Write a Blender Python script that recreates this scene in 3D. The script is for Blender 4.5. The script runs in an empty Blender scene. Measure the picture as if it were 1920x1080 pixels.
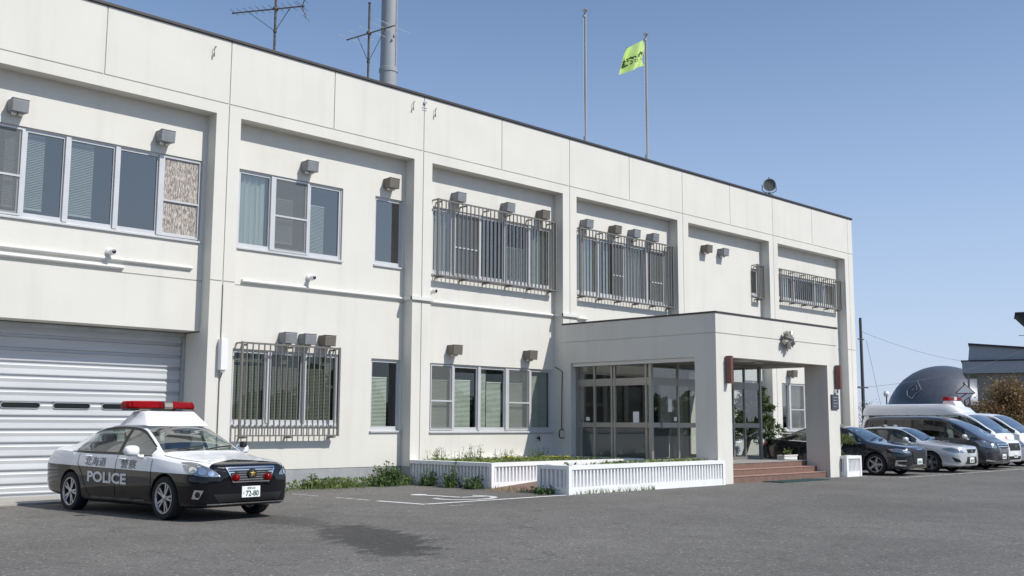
import bpy, bmesh, math, random
import numpy as np
from mathutils import Vector, Matrix
from mathutils.bvhtree import BVHTree

scene = bpy.context.scene
COL = scene.collection
R = math.radians
rng = random.Random(7)

# ------------------------------------------------------------------ materials
def new_mat(name):
    m = bpy.data.materials.new(name)
    m.use_nodes = True
    nt = m.node_tree
    return m, nt, nt.nodes["Principled BSDF"]

def mat(name, col, rough=.6, metal=0., noise=0., nscale=3., bump=0., bscale=60., coat=0., stretch=None, spec=None, emit=None):
    m, nt, b = new_mat(name)
    N, L = nt.nodes, nt.links
    b.inputs["Base Color"].default_value = (*col, 1)
    b.inputs["Roughness"].default_value = rough
    b.inputs["Metallic"].default_value = metal
    if coat:
        b.inputs["Coat Weight"].default_value = coat
        b.inputs["Coat Roughness"].default_value = .03
    if spec is not None:
        b.inputs["Specular IOR Level"].default_value = spec
    if noise or bump:
        tc = N.new("ShaderNodeTexCoord")
        mp = N.new("ShaderNodeMapping")
        if stretch:
            mp.inputs["Scale"].default_value = stretch
        L.new(tc.outputs["Object"], mp.inputs["Vector"])
    if noise:
        n = N.new("ShaderNodeTexNoise")
        n.inputs["Scale"].default_value = nscale
        n.inputs["Detail"].default_value = 6
        L.new(mp.outputs[0], n.inputs["Vector"])
        mr = N.new("ShaderNodeMapRange")
        mr.inputs["From Min"].default_value = .3
        mr.inputs["From Max"].default_value = .7
        mr.inputs["To Min"].default_value = 1 - noise
        mr.inputs["To Max"].default_value = 1 + noise
        L.new(n.outputs["Fac"], mr.inputs["Value"])
        mx = N.new("ShaderNodeVectorMath"); mx.operation = 'SCALE'
        mx.inputs[0].default_value = col
        L.new(mr.outputs[0], mx.inputs["Scale"])
        L.new(mx.outputs[0], b.inputs["Base Color"])
    if bump:
        n2 = N.new("ShaderNodeTexNoise")
        n2.inputs["Scale"].default_value = bscale
        n2.inputs["Detail"].default_value = 4
        L.new(mp.outputs[0], n2.inputs["Vector"])
        bp = N.new("ShaderNodeBump")
        bp.inputs["Strength"].default_value = bump
        bp.inputs["Distance"].default_value = .01
        L.new(n2.outputs["Fac"], bp.inputs["Height"])
        L.new(bp.outputs[0], b.inputs["Normal"])
    return m

def glass(name, tint=(.55, .6, .6), f0=.08, rough=.0, power=5.0, refl=(.95, .97, 1)):
    """thin window glass: tinted see-through pane with a mirror reflection that grows towards grazing"""
    m = bpy.data.materials.new(name); m.use_nodes = True
    nt = m.node_tree; N, L = nt.nodes, nt.links
    for n in list(N): N.remove(n)
    out = N.new("ShaderNodeOutputMaterial")
    tr = N.new("ShaderNodeBsdfTransparent"); tr.inputs[0].default_value = (*tint, 1)
    gl = N.new("ShaderNodeBsdfGlossy"); gl.inputs["Roughness"].default_value = rough
    gl.inputs["Color"].default_value = (*refl, 1)
    lw = N.new("ShaderNodeLayerWeight"); lw.inputs["Blend"].default_value = .5
    pw = N.new("ShaderNodeMath"); pw.operation = 'POWER'; pw.inputs[1].default_value = power * .5
    L.new(lw.outputs["Facing"], pw.inputs[0])
    mr = N.new("ShaderNodeMapRange"); mr.inputs["To Min"].default_value = f0; mr.inputs["To Max"].default_value = 1.
    L.new(pw.outputs[0], mr.inputs["Value"])
    mx = N.new("ShaderNodeMixShader")
    L.new(mr.outputs[0], mx.inputs[0]); L.new(tr.outputs[0], mx.inputs[1]); L.new(gl.outputs[0], mx.inputs[2])
    L.new(mx.outputs[0], out.inputs[0])
    return m

def wall_paint():
    """cream painted concrete: faint mottling, vertical rain streaks, fine grain"""
    m, nt, b = new_mat("cream_wall_paint")
    N, L = nt.nodes, nt.links
    tc = N.new("ShaderNodeTexCoord")
    def noise(scale, stretch, detail=5):
        mp = N.new("ShaderNodeMapping"); mp.inputs["Scale"].default_value = stretch
        n = N.new("ShaderNodeTexNoise"); n.inputs["Scale"].default_value = scale; n.inputs["Detail"].default_value = detail
        L.new(tc.outputs["Object"], mp.inputs[0]); L.new(mp.outputs[0], n.inputs["Vector"])
        return n
    n1 = noise(.9, (1, 1, 1)); n2 = noise(2.2, (1.2, 1.2, .09)); n3 = noise(45, (1, 1, 1), 3)
    def rngmap(src, a, c, lo, hi):
        r = N.new("ShaderNodeMapRange"); r.inputs["From Min"].default_value = a; r.inputs["From Max"].default_value = c
        r.inputs["To Min"].default_value = lo; r.inputs["To Max"].default_value = hi
        L.new(src.outputs["Fac"], r.inputs["Value"]); return r
    r1 = rngmap(n1, .35, .7, 1.0, .955); r2 = rngmap(n2, .52, .80, 1.0, .92); r3 = rngmap(n3, .3, .7, .985, 1.015)
    m1 = N.new("ShaderNodeMath"); m1.operation = 'MULTIPLY'; L.new(r1.outputs[0], m1.inputs[0]); L.new(r2.outputs[0], m1.inputs[1])
    m2 = N.new("ShaderNodeMath"); m2.operation = 'MULTIPLY'; L.new(m1.outputs[0], m2.inputs[0]); L.new(r3.outputs[0], m2.inputs[1])
    v = N.new("ShaderNodeVectorMath"); v.operation = 'SCALE'; v.inputs[0].default_value = WALLC
    L.new(m2.outputs[0], v.inputs["Scale"]); L.new(v.outputs[0], b.inputs["Base Color"])
    b.inputs["Roughness"].default_value = .75; b.inputs["Specular IOR Level"].default_value = .25
    bp = N.new("ShaderNodeBump"); bp.inputs["Strength"].default_value = .12; bp.inputs["Distance"].default_value = .01
    L.new(n3.outputs["Fac"], bp.inputs["Height"]); L.new(bp.outputs[0], b.inputs["Normal"])
    return m

def asphalt_mat():
    m, nt, b = new_mat("worn_asphalt")
    N, L = nt.nodes, nt.links
    tc = N.new("ShaderNodeTexCoord")
    def noise(scale, detail=5, stretch=(1, 1, 1), rot=0, rough=.5):
        mp = N.new("ShaderNodeMapping"); mp.inputs["Scale"].default_value = stretch; mp.inputs["Rotation"].default_value = (0, 0, rot)
        n = N.new("ShaderNodeTexNoise"); n.inputs["Scale"].default_value = scale; n.inputs["Detail"].default_value = detail
        n.inputs["Roughness"].default_value = rough
        L.new(tc.outputs["Object"], mp.inputs[0]); L.new(mp.outputs[0], n.inputs["Vector"]); return n
    def rm(sock, a, c, lo, hi):
        r = N.new("ShaderNodeMapRange"); r.inputs["From Min"].default_value = a; r.inputs["From Max"].default_value = c
        r.inputs["To Min"].default_value = lo; r.inputs["To Max"].default_value = hi
        L.new(sock, r.inputs["Value"]); return r.outputs[0]
    def mul(a, c):
        x = N.new("ShaderNodeMath"); x.operation = 'MULTIPLY'; L.new(a, x.inputs[0]); L.new(c, x.inputs[1]); return x.outputs[0]
    big = noise(.22, 6); mid = noise(1.6, 6, (1, 1, 1), .4, .6); fine = noise(34, 5, rough=.75); grit = noise(85, 3, rough=.8)
    tone = mul(mul(rm(big.outputs["Fac"], .35, .65, .88, 1.12), rm(mid.outputs["Fac"], .3, .7, .9, 1.1)),
               mul(rm(fine.outputs["Fac"], .33, .67, .74, 1.26), rm(grit.outputs["Fac"], .35, .65, .62, 1.4)))
    vo = N.new('ShaderNodeTexVoronoi'); vo.inputs['Scale'].default_value = 38; L.new(tc.outputs['Object'], vo.inputs['Vector'])
    sx = N.new('ShaderNodeSeparateXYZ'); L.new(vo.outputs['Color'], sx.inputs[0])
    tone = mul(tone, rm(sx.outputs[0], .93, .98, 1, 1.9)); tone = mul(tone, rm(sx.outputs[1], .86, .95, 1, .6))
    # old water stain running from the car's nose towards the viewer
    mp = N.new("ShaderNodeMapping"); mp.vector_type = 'POINT'
    dist = noise(1.5, 9, (.55, 1.25, 1), R(-24), .78)
    sub = N.new("ShaderNodeVectorMath"); sub.operation = 'SUBTRACT'; sub.inputs[1].default_value = (.5, .5, .5)
    L.new(dist.outputs["Color"], sub.inputs[0])
    sc_ = N.new("ShaderNodeVectorMath"); sc_.operation = 'MULTIPLY'; sc_.inputs[1].default_value = (2.1, 1.9, 0)
    L.new(sub.outputs[0], sc_.inputs[0])
    add = N.new("ShaderNodeVectorMath"); L.new(tc.outputs["Object"], add.inputs[0]); L.new(sc_.outputs[0], add.inputs[1])
    edge = noise(3.2, 8, (.7, 1.3, 1), R(-24), .8)
    def blob(cx, cy, rx, ry, ang):
        s = N.new("ShaderNodeVectorMath"); s.operation = 'SUBTRACT'; s.inputs[1].default_value = (cx, cy, 0); L.new(add.outputs[0], s.inputs[0])
        rt = N.new("ShaderNodeVectorRotate"); rt.rotation_type = 'Z_AXIS'; rt.inputs["Angle"].default_value = -ang; L.new(s.outputs[0], rt.inputs["Vector"])
        d = N.new("ShaderNodeVectorMath"); d.operation = 'MULTIPLY'; d.inputs[1].default_value = (1 / rx, 1 / ry, 0); L.new(rt.outputs[0], d.inputs[0])
        ln = N.new("ShaderNodeVectorMath"); ln.operation = 'LENGTH'; L.new(d.outputs[0], ln.inputs[0])
        ed = N.new("ShaderNodeMath"); ed.operation = 'ADD'; L.new(ln.outputs["Value"], ed.inputs[0]); L.new(rm(edge.outputs["Fac"], .25, .75, -.55, .55), ed.inputs[1])
        return rm(ed.outputs[0], .92, 1.0, 1, 0)
    b1 = blob(8.65, -9.3, .58, 2.0, R(-24)); b2 = blob(9.25, -6.3, .42, 1.9, R(-4))
    mx = N.new("ShaderNodeMath"); mx.operation = 'MAXIMUM'; L.new(b1, mx.inputs[0])
    h2 = N.new("ShaderNodeMath"); h2.operation = 'MULTIPLY'; h2.inputs[1].default_value = .5; L.new(b2, h2.inputs[0]); L.new(h2.outputs[0], mx.inputs[1])
    stain = mx.outputs[0]
    tone = mul(tone, rm(stain, 0, 1, 1, .44))
    dn = noise(.9, 5, rough=.7); sb = N.new('ShaderNodeVectorMath'); sb.operation = 'SCALE'; sb.inputs['Scale'].default_value = 1.6
    L.new(dn.outputs['Color'], sb.inputs[0]); ad = N.new('ShaderNodeVectorMath'); L.new(tc.outputs['Object'], ad.inputs[0]); L.new(sb.outputs[0], ad.inputs[1])
    ve = N.new('ShaderNodeTexVoronoi'); ve.feature = 'DISTANCE_TO_EDGE'; ve.inputs['Scale'].default_value = .22; L.new(ad.outputs[0], ve.inputs['Vector'])
    ck = rm(ve.outputs['Distance'], .0015, .006, 1, 0); msk = rm(big.outputs['Fac'], .46, .56, 0, .42)
    tone = mul(tone, rm(mul(ck, msk), 0, 1, 1, .25))
    v = N.new("ShaderNodeVectorMath"); v.operation = 'SCALE'; v.inputs[0].default_value = ASPH
    L.new(tone, v.inputs["Scale"]); L.new(v.outputs[0], b.inputs["Base Color"])
    L.new(rm(stain, 0, 1, .92, .7), b.inputs["Roughness"])
    b.inputs["Specular IOR Level"].default_value = .25
    bp = N.new("ShaderNodeBump"); bp.inputs["Strength"].default_value = .5; bp.inputs["Distance"].default_value = .012
    L.new(fine.outputs["Fac"], bp.inputs["Height"]); L.new(bp.outputs[0], b.inputs["Normal"])
    return m

def worn_paint(name, col, base, amount=.5, scale=9):
    """road paint worn through to the asphalt in flecks"""
    m, nt, b = new_mat(name); N, L = nt.nodes, nt.links
    tc = N.new("ShaderNodeTexCoord")
    n = N.new("ShaderNodeTexNoise"); n.inputs["Scale"].default_value = scale; n.inputs["Detail"].default_value = 8; n.inputs["Roughness"].default_value = .75
    L.new(tc.outputs["Object"], n.inputs["Vector"])
    r = N.new("ShaderNodeMapRange"); r.inputs["From Min"].default_value = amount; r.inputs["From Max"].default_value = amount + .08
    L.new(n.outputs["Fac"], r.inputs["Value"])
    mx = N.new("ShaderNodeMix"); mx.data_type = 'RGBA'
    mx.inputs[6].default_value = (*col, 1); mx.inputs[7].default_value = (*base, 1)
    L.new(r.outputs[0], mx.inputs[0]); L.new(mx.outputs[2], b.inputs["Base Color"])
    b.inputs["Roughness"].default_value = .8
    return m

def leaf_mat(name, c1, c2, scale=2.5):
    m, nt, b = new_mat(name); N, L = nt.nodes, nt.links
    tc = N.new("ShaderNodeTexCoord"); n = N.new("ShaderNodeTexNoise"); n.inputs["Scale"].default_value = scale; n.inputs["Detail"].default_value = 4
    L.new(tc.outputs["Object"], n.inputs["Vector"])
    r = N.new("ShaderNodeMapRange"); r.inputs["From Min"].default_value = .35; r.inputs["From Max"].default_value = .65; L.new(n.outputs["Fac"], r.inputs["Value"])
    mx = N.new("ShaderNodeMix"); mx.data_type = 'RGBA'; mx.inputs[6].default_value = (*c1, 1); mx.inputs[7].default_value = (*c2, 1)
    L.new(r.outputs[0], mx.inputs[0]); L.new(mx.outputs[2], b.inputs["Base Color"])
    b.inputs["Roughness"].default_value = .6
    tl = N.new("ShaderNodeBsdfTranslucent"); L.new(mx.outputs[2], tl.inputs[0])
    ms = N.new("ShaderNodeMixShader"); ms.inputs[0].default_value = .3
    out = [x for x in N if x.type == 'OUTPUT_MATERIAL'][0]
    L.new(b.outputs[0], ms.inputs[1]); L.new(tl.outputs[0], ms.inputs[2]); L.new(ms.outputs[0], out.inputs[0])
    return m

WALLC = (.680, .660, .600)
ASPH = (.142, .136, .125)
M = {}
M['wall'] = wall_paint()
M['plinth'] = mat('grey_plinth', (.33, .335, .34), .85, noise=.12, nscale=4, bump=.15)
M['coping'] = mat('dark_coping', (.045, .04, .042), .5)
M['alu'] = mat('aluminium_frame', (.55, .555, .56), .4, .15, noise=.05)
M['alu_dark'] = mat('bronze_aluminium', (.20, .19, .17), .4, .6)
M['steel'] = mat('stainless_frame', (.34, .325, .30), .4, .6)
M['grille'] = mat('taupe_grille_paint', (.175, .165, .148), .45, .2, noise=.12, nscale=8)
M['hood_grey'] = mat('weathered_hood_metal', (.215, .225, .235), .55, .1, noise=.15, nscale=5)
M['hood_brown'] = mat('brown_hood_paint', (.145, .13, .11), .55, .1, noise=.12, nscale=5)
M['white_plastic'] = mat('white_plastic', (.78, .78, .77), .4)
M['pipe'] = mat('pale_pipe_paint', (.68, .67, .63), .6)
M['glass'] = glass('window_glass', (.62, .66, .64), .20, .0, 4., (.99, .95, .88))
M['glass_low'] = glass('tinted_window_glass', (.74, .79, .74), .055, .0, 4.5)
M['glass_door'] = glass('entrance_glass', (.80, .83, .81), .03, .0, 5.)
M['screen'] = mat('insect_screen', (.20, .21, .21), .8)
M['blind'] = mat('blind_slats', (.60, .62, .60), .6, noise=.06, nscale=2)
M['blind_olive'] = mat('blind_slats_olive', (.21, .21, .175), .7, noise=.08, nscale=2)
M['blind_low'] = mat('blind_slats_grey', (.70, .72, .67), .6, noise=.08, nscale=2)
M['curtain'] = mat('pale_curtain', (.66, .69, .66), .85, noise=.1, nscale=3, stretch=(6, 1, .3))
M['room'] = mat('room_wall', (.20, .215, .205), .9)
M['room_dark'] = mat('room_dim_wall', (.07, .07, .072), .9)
M['shutter'] = mat('shutter_paint', (.52, .53, .54), .5, .1, noise=.09, nscale=1.5, stretch=(.3, 1, 4))
M['black'] = mat('black_plastic', (.015, .015, .016), .45)
M['dark_glass'] = mat('dark_pane', (.02, .022, .024), .08)
M['asphalt'] = asphalt_mat()
M['concrete'] = mat('pale_concrete', (.36, .34, .31), .9, noise=.15, nscale=3, bump=.2)
M['line'] = worn_paint('road_line_paint', (.72, .72, .70), ASPH, .56)
M['line_faint'] = worn_paint('faded_road_line', (.50, .49, .46), ASPH, .50)
M['planter'] = mat('white_masonry_paint', (.80, .80, .80), .6, noise=.05, nscale=3, bump=.1, bscale=30)
M['soil'] = mat('planter_soil', (.10, .075, .05), .95, noise=.3, nscale=12, bump=.5, bscale=30)
M['brick'] = mat('red_brown_tiles', (.18, .108, .082), .7, noise=.15, nscale=9, bump=.1)
M['tile_grey'] = mat('grey_floor_tile', (.33, .32, .30), .6, noise=.1, nscale=4)
M['lamp_brown'] = mat('red_brown_lamp', (.15, .055, .045), .4)
M['mat_green'] = mat('green_rubber', (.03, .075, .07), .85, noise=.2, nscale=20)
M['zinc'] = mat('galvanised_steel', (.44, .46, .47), .42, .6, noise=.12, nscale=4)
M['mast'] = mat('grey_mast_paint', (.27, .29, .31), .6, .0, noise=.10, nscale=2, stretch=(1, 1, .3))
M['rust'] = mat('rusty_antenna_steel', (.10, .085, .08), .7, .4, noise=.3, nscale=9)
M['thin_alu'] = mat('antenna_rods', (.6, .62, .64), .35, .8)
M['flag'] = mat('yellow_green_cloth', (.48, .66, .21), .8, noise=.08, nscale=4)
M['flag_ink'] = mat('dark_green_print', (.02, .045, .02), .8)
M['gold'] = mat('gold_crest', (.75, .52, .12), .25, .9)
M['crest'] = mat('weathered_crest_metal', (.40, .38, .32), .35, .7, noise=.15, nscale=8)
M['lens'] = mat('floodlight_lens', (.10, .11, .10), .35, .0)
M['lamp_body'] = mat('floodlight_body', (.33, .35, .34), .45, .5)
M['plaque'] = mat('dark_plaque', (.055, .055, .07), .35)
M['bark'] = mat('tree_bark', (.10, .075, .055), .9, noise=.3, nscale=9, bump=.6, bscale=20)
M['weed'] = leaf_mat('weed_leaves', (.10, .16, .035), (.20, .25, .07), 3)
M['weed_dark'] = leaf_mat('dark_weed_leaves', (.055, .105, .03), (.11, .17, .05), 5)
M['grass'] = leaf_mat('planter_grass', (.10, .17, .03), (.26, .30, .09), 2)
M['conifer'] = leaf_mat('conifer_needles', (.035, .075, .022), (.10, .14, .035), 4)
M['pine'] = leaf_mat('garden_pine_needles', (.07, .11, .03), (.17, .18, .05), 4)
M['redleaf'] = leaf_mat('russet_leaves', (.25, .125, .06), (.24, .19, .08), .9)
M['bareleaf'] = leaf_mat('sparse_leaves', (.13, .13, .06), (.20, .17, .08), 2)
M['yellow'] = mat('yellow_petals', (.75, .60, .03), .7)
M['dome'] = mat('dome_cladding', (.115, .125, .145), .42, .35, noise=.10, nscale=2.0, stretch=(1, 1, .05))
M['dome_base'] = mat('dome_base_wall', (.03, .032, .036), .7)
M['gym_grey'] = mat('grey_fascia', (.33, .345, .37), .6, noise=.05)
M['gym_wall'] = mat('taupe_wall', (.26, .245, .23), .8, noise=.1)
M['gym_dark'] = mat('dark_trim', (.03, .028, .035), .6)
M['wood_pole'] = mat('utility_pole', (.075, .07, .08), .8)
M['wire'] = mat('black_wire', (.10, .105, .12), .6)
M['paper'] = mat('white_paper', (.82, .82, .80), .8)
M['cabinet'] = mat('beige_cabinet', (.40, .385, .32), .55)
M['trunk_pale'] = mat('pale_pine_trunk', (.42, .36, .29), .9, noise=.2, nscale=12)
M['sign_red'] = mat('sign_red', (.45, .04, .05), .5)
M['sign_dark'] = mat('dark_red_border', (.16, .04, .045), .6)
M['ground_far'] = mat('dry_grass_ground', (.16, .17, .09), .95, noise=.3, nscale=.4)
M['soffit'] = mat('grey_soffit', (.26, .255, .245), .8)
# vehicles
M['tyre'] = mat('tyre_rubber', (.016, .016, .017), .85, noise=.2, nscale=20)
M['rim'] = mat('alloy_rim', (.42, .43, .45), .3, .85)
M['rim_dark'] = mat('dark_alloy', (.10, .10, .11), .35, .8)
M['well'] = mat('wheel_well', (.008, .008, .008), .9)
M['chrome'] = mat('chrome', (.80, .82, .84), .08, 1.)
M['car_glass'] = glass('car_glass', (.66, .74, .70), .06, .0, 5.)
M['car_privacy'] = glass('privacy_glass', (.07, .075, .08), .07, .0, 5.)
M['headlamp'] = mat('headlamp_lens', (.30, .33, .35), .12, .7, bump=.8, bscale=34, coat=1.)
M['headlamp_inner'] = mat('headlamp_reflector', (.80, .82, .86), .12, .9)
M['taillamp'] = mat('tail_lamp', (.35, .01, .015), .12, coat=1.)
def red_plastic():
    m, nt, b = new_mat('red_lamp_lens'); N, L = nt.nodes, nt.links
    b.inputs['Base Color'].default_value = (.42, .008, .014, 1); b.inputs['Roughness'].default_value = .08
    tr = N.new('ShaderNodeBsdfTransparent'); tr.inputs[0].default_value = (.85, .04, .05, 1)
    mx = N.new('ShaderNodeMixShader'); mx.inputs[0].default_value = .62
    out = [x for x in N if x.type == 'OUTPUT_MATERIAL'][0]
    L.new(b.outputs[0], mx.inputs[1]); L.new(tr.outputs[0], mx.inputs[2]); L.new(mx.outputs[0], out.inputs[0]); return m
M['red_lens'] = red_plastic()
M['interior'] = mat('car_interior', (.10, .10, .098), .8)
M['seat'] = mat('car_seat', (.17, .17, .17), .85)
M['seam'] = mat('panel_gap', (.01, .01, .01), .9)
M['plate'] = mat('number_plate', (.80, .82, .80), .45)
M['plate_ink'] = mat('plate_green', (.02, .09, .05), .5)
M['letter_white'] = mat('white_lettering', (.72, .72, .70), .5)
M['letter_black'] = mat('black_lettering', (.025, .025, .027), .5)
M['paint_black'] = mat('black_paint', (.012, .013, .016), .22, 0, coat=.9)
M['paint_white'] = mat('white_paint', (.85, .85, .85), .25, 0, coat=.8)
M['paint_silver'] = mat('silver_paint', (.62, .63, .64), .3, .35, coat=.9)
M['paint_grey'] = mat('dark_grey_paint', (.060, .062, .068), .28, .35, coat=.9)
M['paint_darkblue'] = mat('black_blue_paint', (.014, .016, .022), .2, .2, coat=1.)
M['paint_vanwhite'] = mat('van_white_paint', (.80, .80, .80), .3, 0, coat=.8)

def two_tone():
    m, nt, b = new_mat("black_and_white_paint"); N, L = nt.nodes, nt.links
    tc = N.new("ShaderNodeTexCoord"); sp = N.new("ShaderNodeSeparateXYZ"); L.new(tc.outputs["Object"], sp.inputs[0])
    def mth(op, a, c=None):
        x = N.new("ShaderNodeMath"); x.operation = op
        for i, s in enumerate((a, c)):
            if s is None: continue
            if isinstance(s, (int, float)): x.inputs[i].default_value = s
            else: L.new(s, x.inputs[i])
        return x.outputs[0]
    X, Y, Z = sp.outputs
    zline = mth('ADD', mth('MULTIPLY', X, -.020), .705)
    above = mth('GREATER_THAN', Z, zline)
    vline = mth('ADD', mth('MULTIPLY', mth('ABSOLUTE', Y), .52), .49)
    nose = mth('MULTIPLY', mth('GREATER_THAN', X, vline), mth('LESS_THAN', mth('ABSOLUTE', Y), .66))
    white = mth('MULTIPLY', above, mth('SUBTRACT', 1, nose))
    mx = N.new("ShaderNodeMix"); mx.data_type = 'RGBA'
    mx.inputs[6].default_value = (.006, .006, .008, 1); mx.inputs[7].default_value = (.86, .86, .86, 1)
    L.new(white, mx.inputs[0]); L.new(mx.outputs[2], b.inputs["Base Color"])
    b.inputs["Roughness"].default_value = .07
    b.inputs["Specular IOR Level"].default_value = .42
    b.inputs["Coat Weight"].default_value = 0; b.inputs["Coat Roughness"].default_value = .03
    return m
M['two_tone'] = two_tone()

# ------------------------------------------------------------------ mesh helpers
class MB:
    """collects simple solids into ONE mesh"""
    def __init__(self):
        self.v = []; self.f = []; self.m = []
    def add(self, vs, fs, m=0):
        o = len(self.v); self.v += [tuple(v) for v in vs]
        for f in fs:
            self.f.append(tuple(i + o for i in f)); self.m.append(m)
        return self
    def box(self, x0, x1, y0, y1, z0, z1, m=0):
        vs = [(x0, y0, z0), (x1, y0, z0), (x1, y1, z0), (x0, y1, z0), (x0, y0, z1), (x1, y0, z1), (x1, y1, z1), (x0, y1, z1)]
        return self.add(vs, [(0, 3, 2, 1), (4, 5, 6, 7), (0, 1, 5, 4), (1, 2, 6, 5), (2, 3, 7, 6), (3, 0, 4, 7)], m)
    def obox(self, c, sx, sy, sz, mtx, m=0):
        vs = [Vector(c) + mtx @ Vector((a * sx / 2, b * sy / 2, d * sz / 2)) for d in (-1, 1) for a, b in ((-1, -1), (1, -1), (1, 1), (-1, 1))]
        return self.add(vs, [(0, 3, 2, 1), (4, 5, 6, 7), (0, 1, 5, 4), (1, 2, 6, 5), (2, 3, 7, 6), (3, 0, 4, 7)], m)
    def tube(self, p0, p1, r, n=10, r2=None, m=0, caps=True):
        p0, p1 = Vector(p0), Vector(p1); d = (p1 - p0).normalized()
        a = d.orthogonal().normalized(); b = d.cross(a); r2 = r if r2 is None else r2
        vs = []
        for p, rr in ((p0, r), (p1, r2)):
            for i in range(n):
                t = 2 * math.pi * i / n; vs.append(p + (a * math.cos(t) + b * math.sin(t)) * rr)
        fs = [(i, (i + 1) % n, n + (i + 1) % n, n + i) for i in range(n)]
        if caps: fs += [tuple(range(n - 1, -1, -1)), tuple(range(n, 2 * n))]
        return self.add(vs, fs, m)
    def path(self, pts, r, n=8, m=0):
        pts = [Vector(p) for p in pts]; vs = []; fs = []; k = len(pts); a = None
        for i, p in enumerate(pts):
            d = (pts[min(i + 1, k - 1)] - pts[max(i - 1, 0)]).normalized()
            a = d.orthogonal().normalized() if a is None else (a - d * a.dot(d)).normalized()
            b = d.cross(a); rr = r[i] if isinstance(r, (list, tuple)) else r
            for j in range(n):
                t = 2 * math.pi * j / n; vs.append(p + (a * math.cos(t) + b * math.sin(t)) * rr)
        for i in range(k - 1):
            for j in range(n):
                fs.append((i * n + j, i * n + (j + 1) % n, (i + 1) * n + (j + 1) % n, (i + 1) * n + j))
        fs += [tuple(range(n - 1, -1, -1)), tuple(range((k - 1) * n, k * n))]
        return self.add(vs, fs, m)
    def lathe(self, prof, n=24, axis='z', c=(0, 0, 0), m=0, flip=1):
        """prof: (radius, height) pairs turned round the axis"""
        vs = []; fs = []; k = len(prof)
        for (r, h) in prof:
            for j in range(n):
                t = 2 * math.pi * j / n; a, b = r * math.cos(t), r * math.sin(t)
                p = (a, b, h) if axis == 'z' else ((a, h * flip, b) if axis == 'y' else (h * flip, a, b))
                vs.append((c[0] + p[0], c[1] + p[1], c[2] + p[2]))
        for i in range(k - 1):
            for j in range(n):
                fs.append((i * n + j, i * n + (j + 1) % n, (i + 1) * n + (j + 1) % n, (i + 1) * n + j))
        return self.add(vs, fs, m)
    def poly_y(self, pts, y0, y1, m=0):
        """prism of an (x, z) outline between two y"""
        n = len(pts); vs = [(x, y0, z) for x, z in pts] + [(x, y1, z) for x, z in pts]
        fs = [tuple(range(n)), tuple(range(2 * n - 1, n - 1, -1))] + [(i, n + i, n + (i + 1) % n, (i + 1) % n) for i in range(n)]
        return self.add(vs, fs, m)
    def poly_z(self, pts, z0, z1, m=0):
        n = len(pts); vs = [(x, y, z0) for x, y in pts] + [(x, y, z1) for x, y in pts]
        fs = [tuple(range(n - 1, -1, -1)), tuple(range(n, 2 * n))] + [(i, (i + 1) % n, n + (i + 1) % n, n + i) for i in range(n)]
        return self.add(vs, fs, m)
    def quad(self, a, b, c, d, m=0):
        return self.add([a, b, c, d], [(0, 1, 2, 3)], m)
    def build(self, name, mats, parent=None, smooth=None, bevel=0, seg=2, recalc=True, loc=None):
        me = bpy.data.meshes.new(name)
        me.from_pydata(self.v, [], self.f)
        for mm in (mats if isinstance(mats, (list, tuple)) else [mats]): me.materials.append(mm)
        me.polygons.foreach_set("material_index", self.m)
        if recalc:
            bm = bmesh.new(); bm.from_mesh(me); bmesh.ops.recalc_face_normals(bm, faces=bm.faces[:]); bm.to_mesh(me); bm.free()
        if smooth is not None:
            me.polygons.foreach_set("use_smooth", [True] * len(me.polygons))
            me.set_sharp_from_angle(angle=R(smooth))
        o = bpy.data.objects.new(name, me); COL.objects.link(o)
        if parent: o.parent = parent
        if loc: o.location = loc
        if bevel:
            b = o.modifiers.new("bevel", 'BEVEL'); b.width = bevel; b.segments = seg; b.limit_method = 'ANGLE'; b.angle_limit = R(40)
        return o

def tag(o, label=None, cat=None, group=None, kind=None):
    if label: o["label"] = label
    if cat: o["category"] = cat
    if group: o["group"] = group
    if kind: o["kind"] = kind
    return o

def empty(name, loc=(0, 0, 0), rz=0, **k):
    o = bpy.data.objects.new(name, None); COL.objects.link(o)
    o.location = loc; o.rotation_euler = (0, 0, rz); o.empty_display_size = .2
    return tag(o, **k)

def copy_tree(o, parent=None):
    c = o.copy(); COL.objects.link(c)
    if parent: c.parent = parent
    for ch in [x for x in KIDS.get(o.name, [])]:
        copy_tree(ch, c)
    return c
KIDS = {}

def text_mesh(s, size=1., depth=0., spacing=1., bold=0):
    """outline letters as a mesh; returns verts, faces, width"""
    cu = bpy.data.curves.new('lettering', 'FONT'); cu.body = s; cu.size = size; cu.resolution_u = 3; cu.space_character = spacing; cu.offset = bold
    ob = bpy.data.objects.new('lettering', cu); COL.objects.link(ob)
    dg = bpy.context.evaluated_depsgraph_get(); dg.update()
    me = bpy.data.meshes.new_from_object(ob.evaluated_get(dg))
    vs = [tuple(v.co) for v in me.vertices]; fs = [tuple(p.vertices) for p in me.polygons]
    bpy.data.objects.remove(ob); bpy.data.curves.remove(cu); bpy.data.meshes.remove(me)
    return vs, fs

def letters_into(mb, s, place, box_w, box_h, m=0, bold=0):
    """fit the word into box_w x box_h (centred on 0,0) and map each vertex through place(u, v)"""
    vs, fs = text_mesh(s, bold=bold)
    x0 = min(v[0] for v in vs); x1 = max(v[0] for v in vs); y0 = min(v[1] for v in vs); y1 = max(v[1] for v in vs)
    sx = box_w / (x1 - x0); sy = box_h / (y1 - y0)
    mb.add([place((v[0] - (x0 + x1) / 2) * sx, (v[1] - (y0 + y1) / 2) * sy) for v in vs], fs, m)

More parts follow.
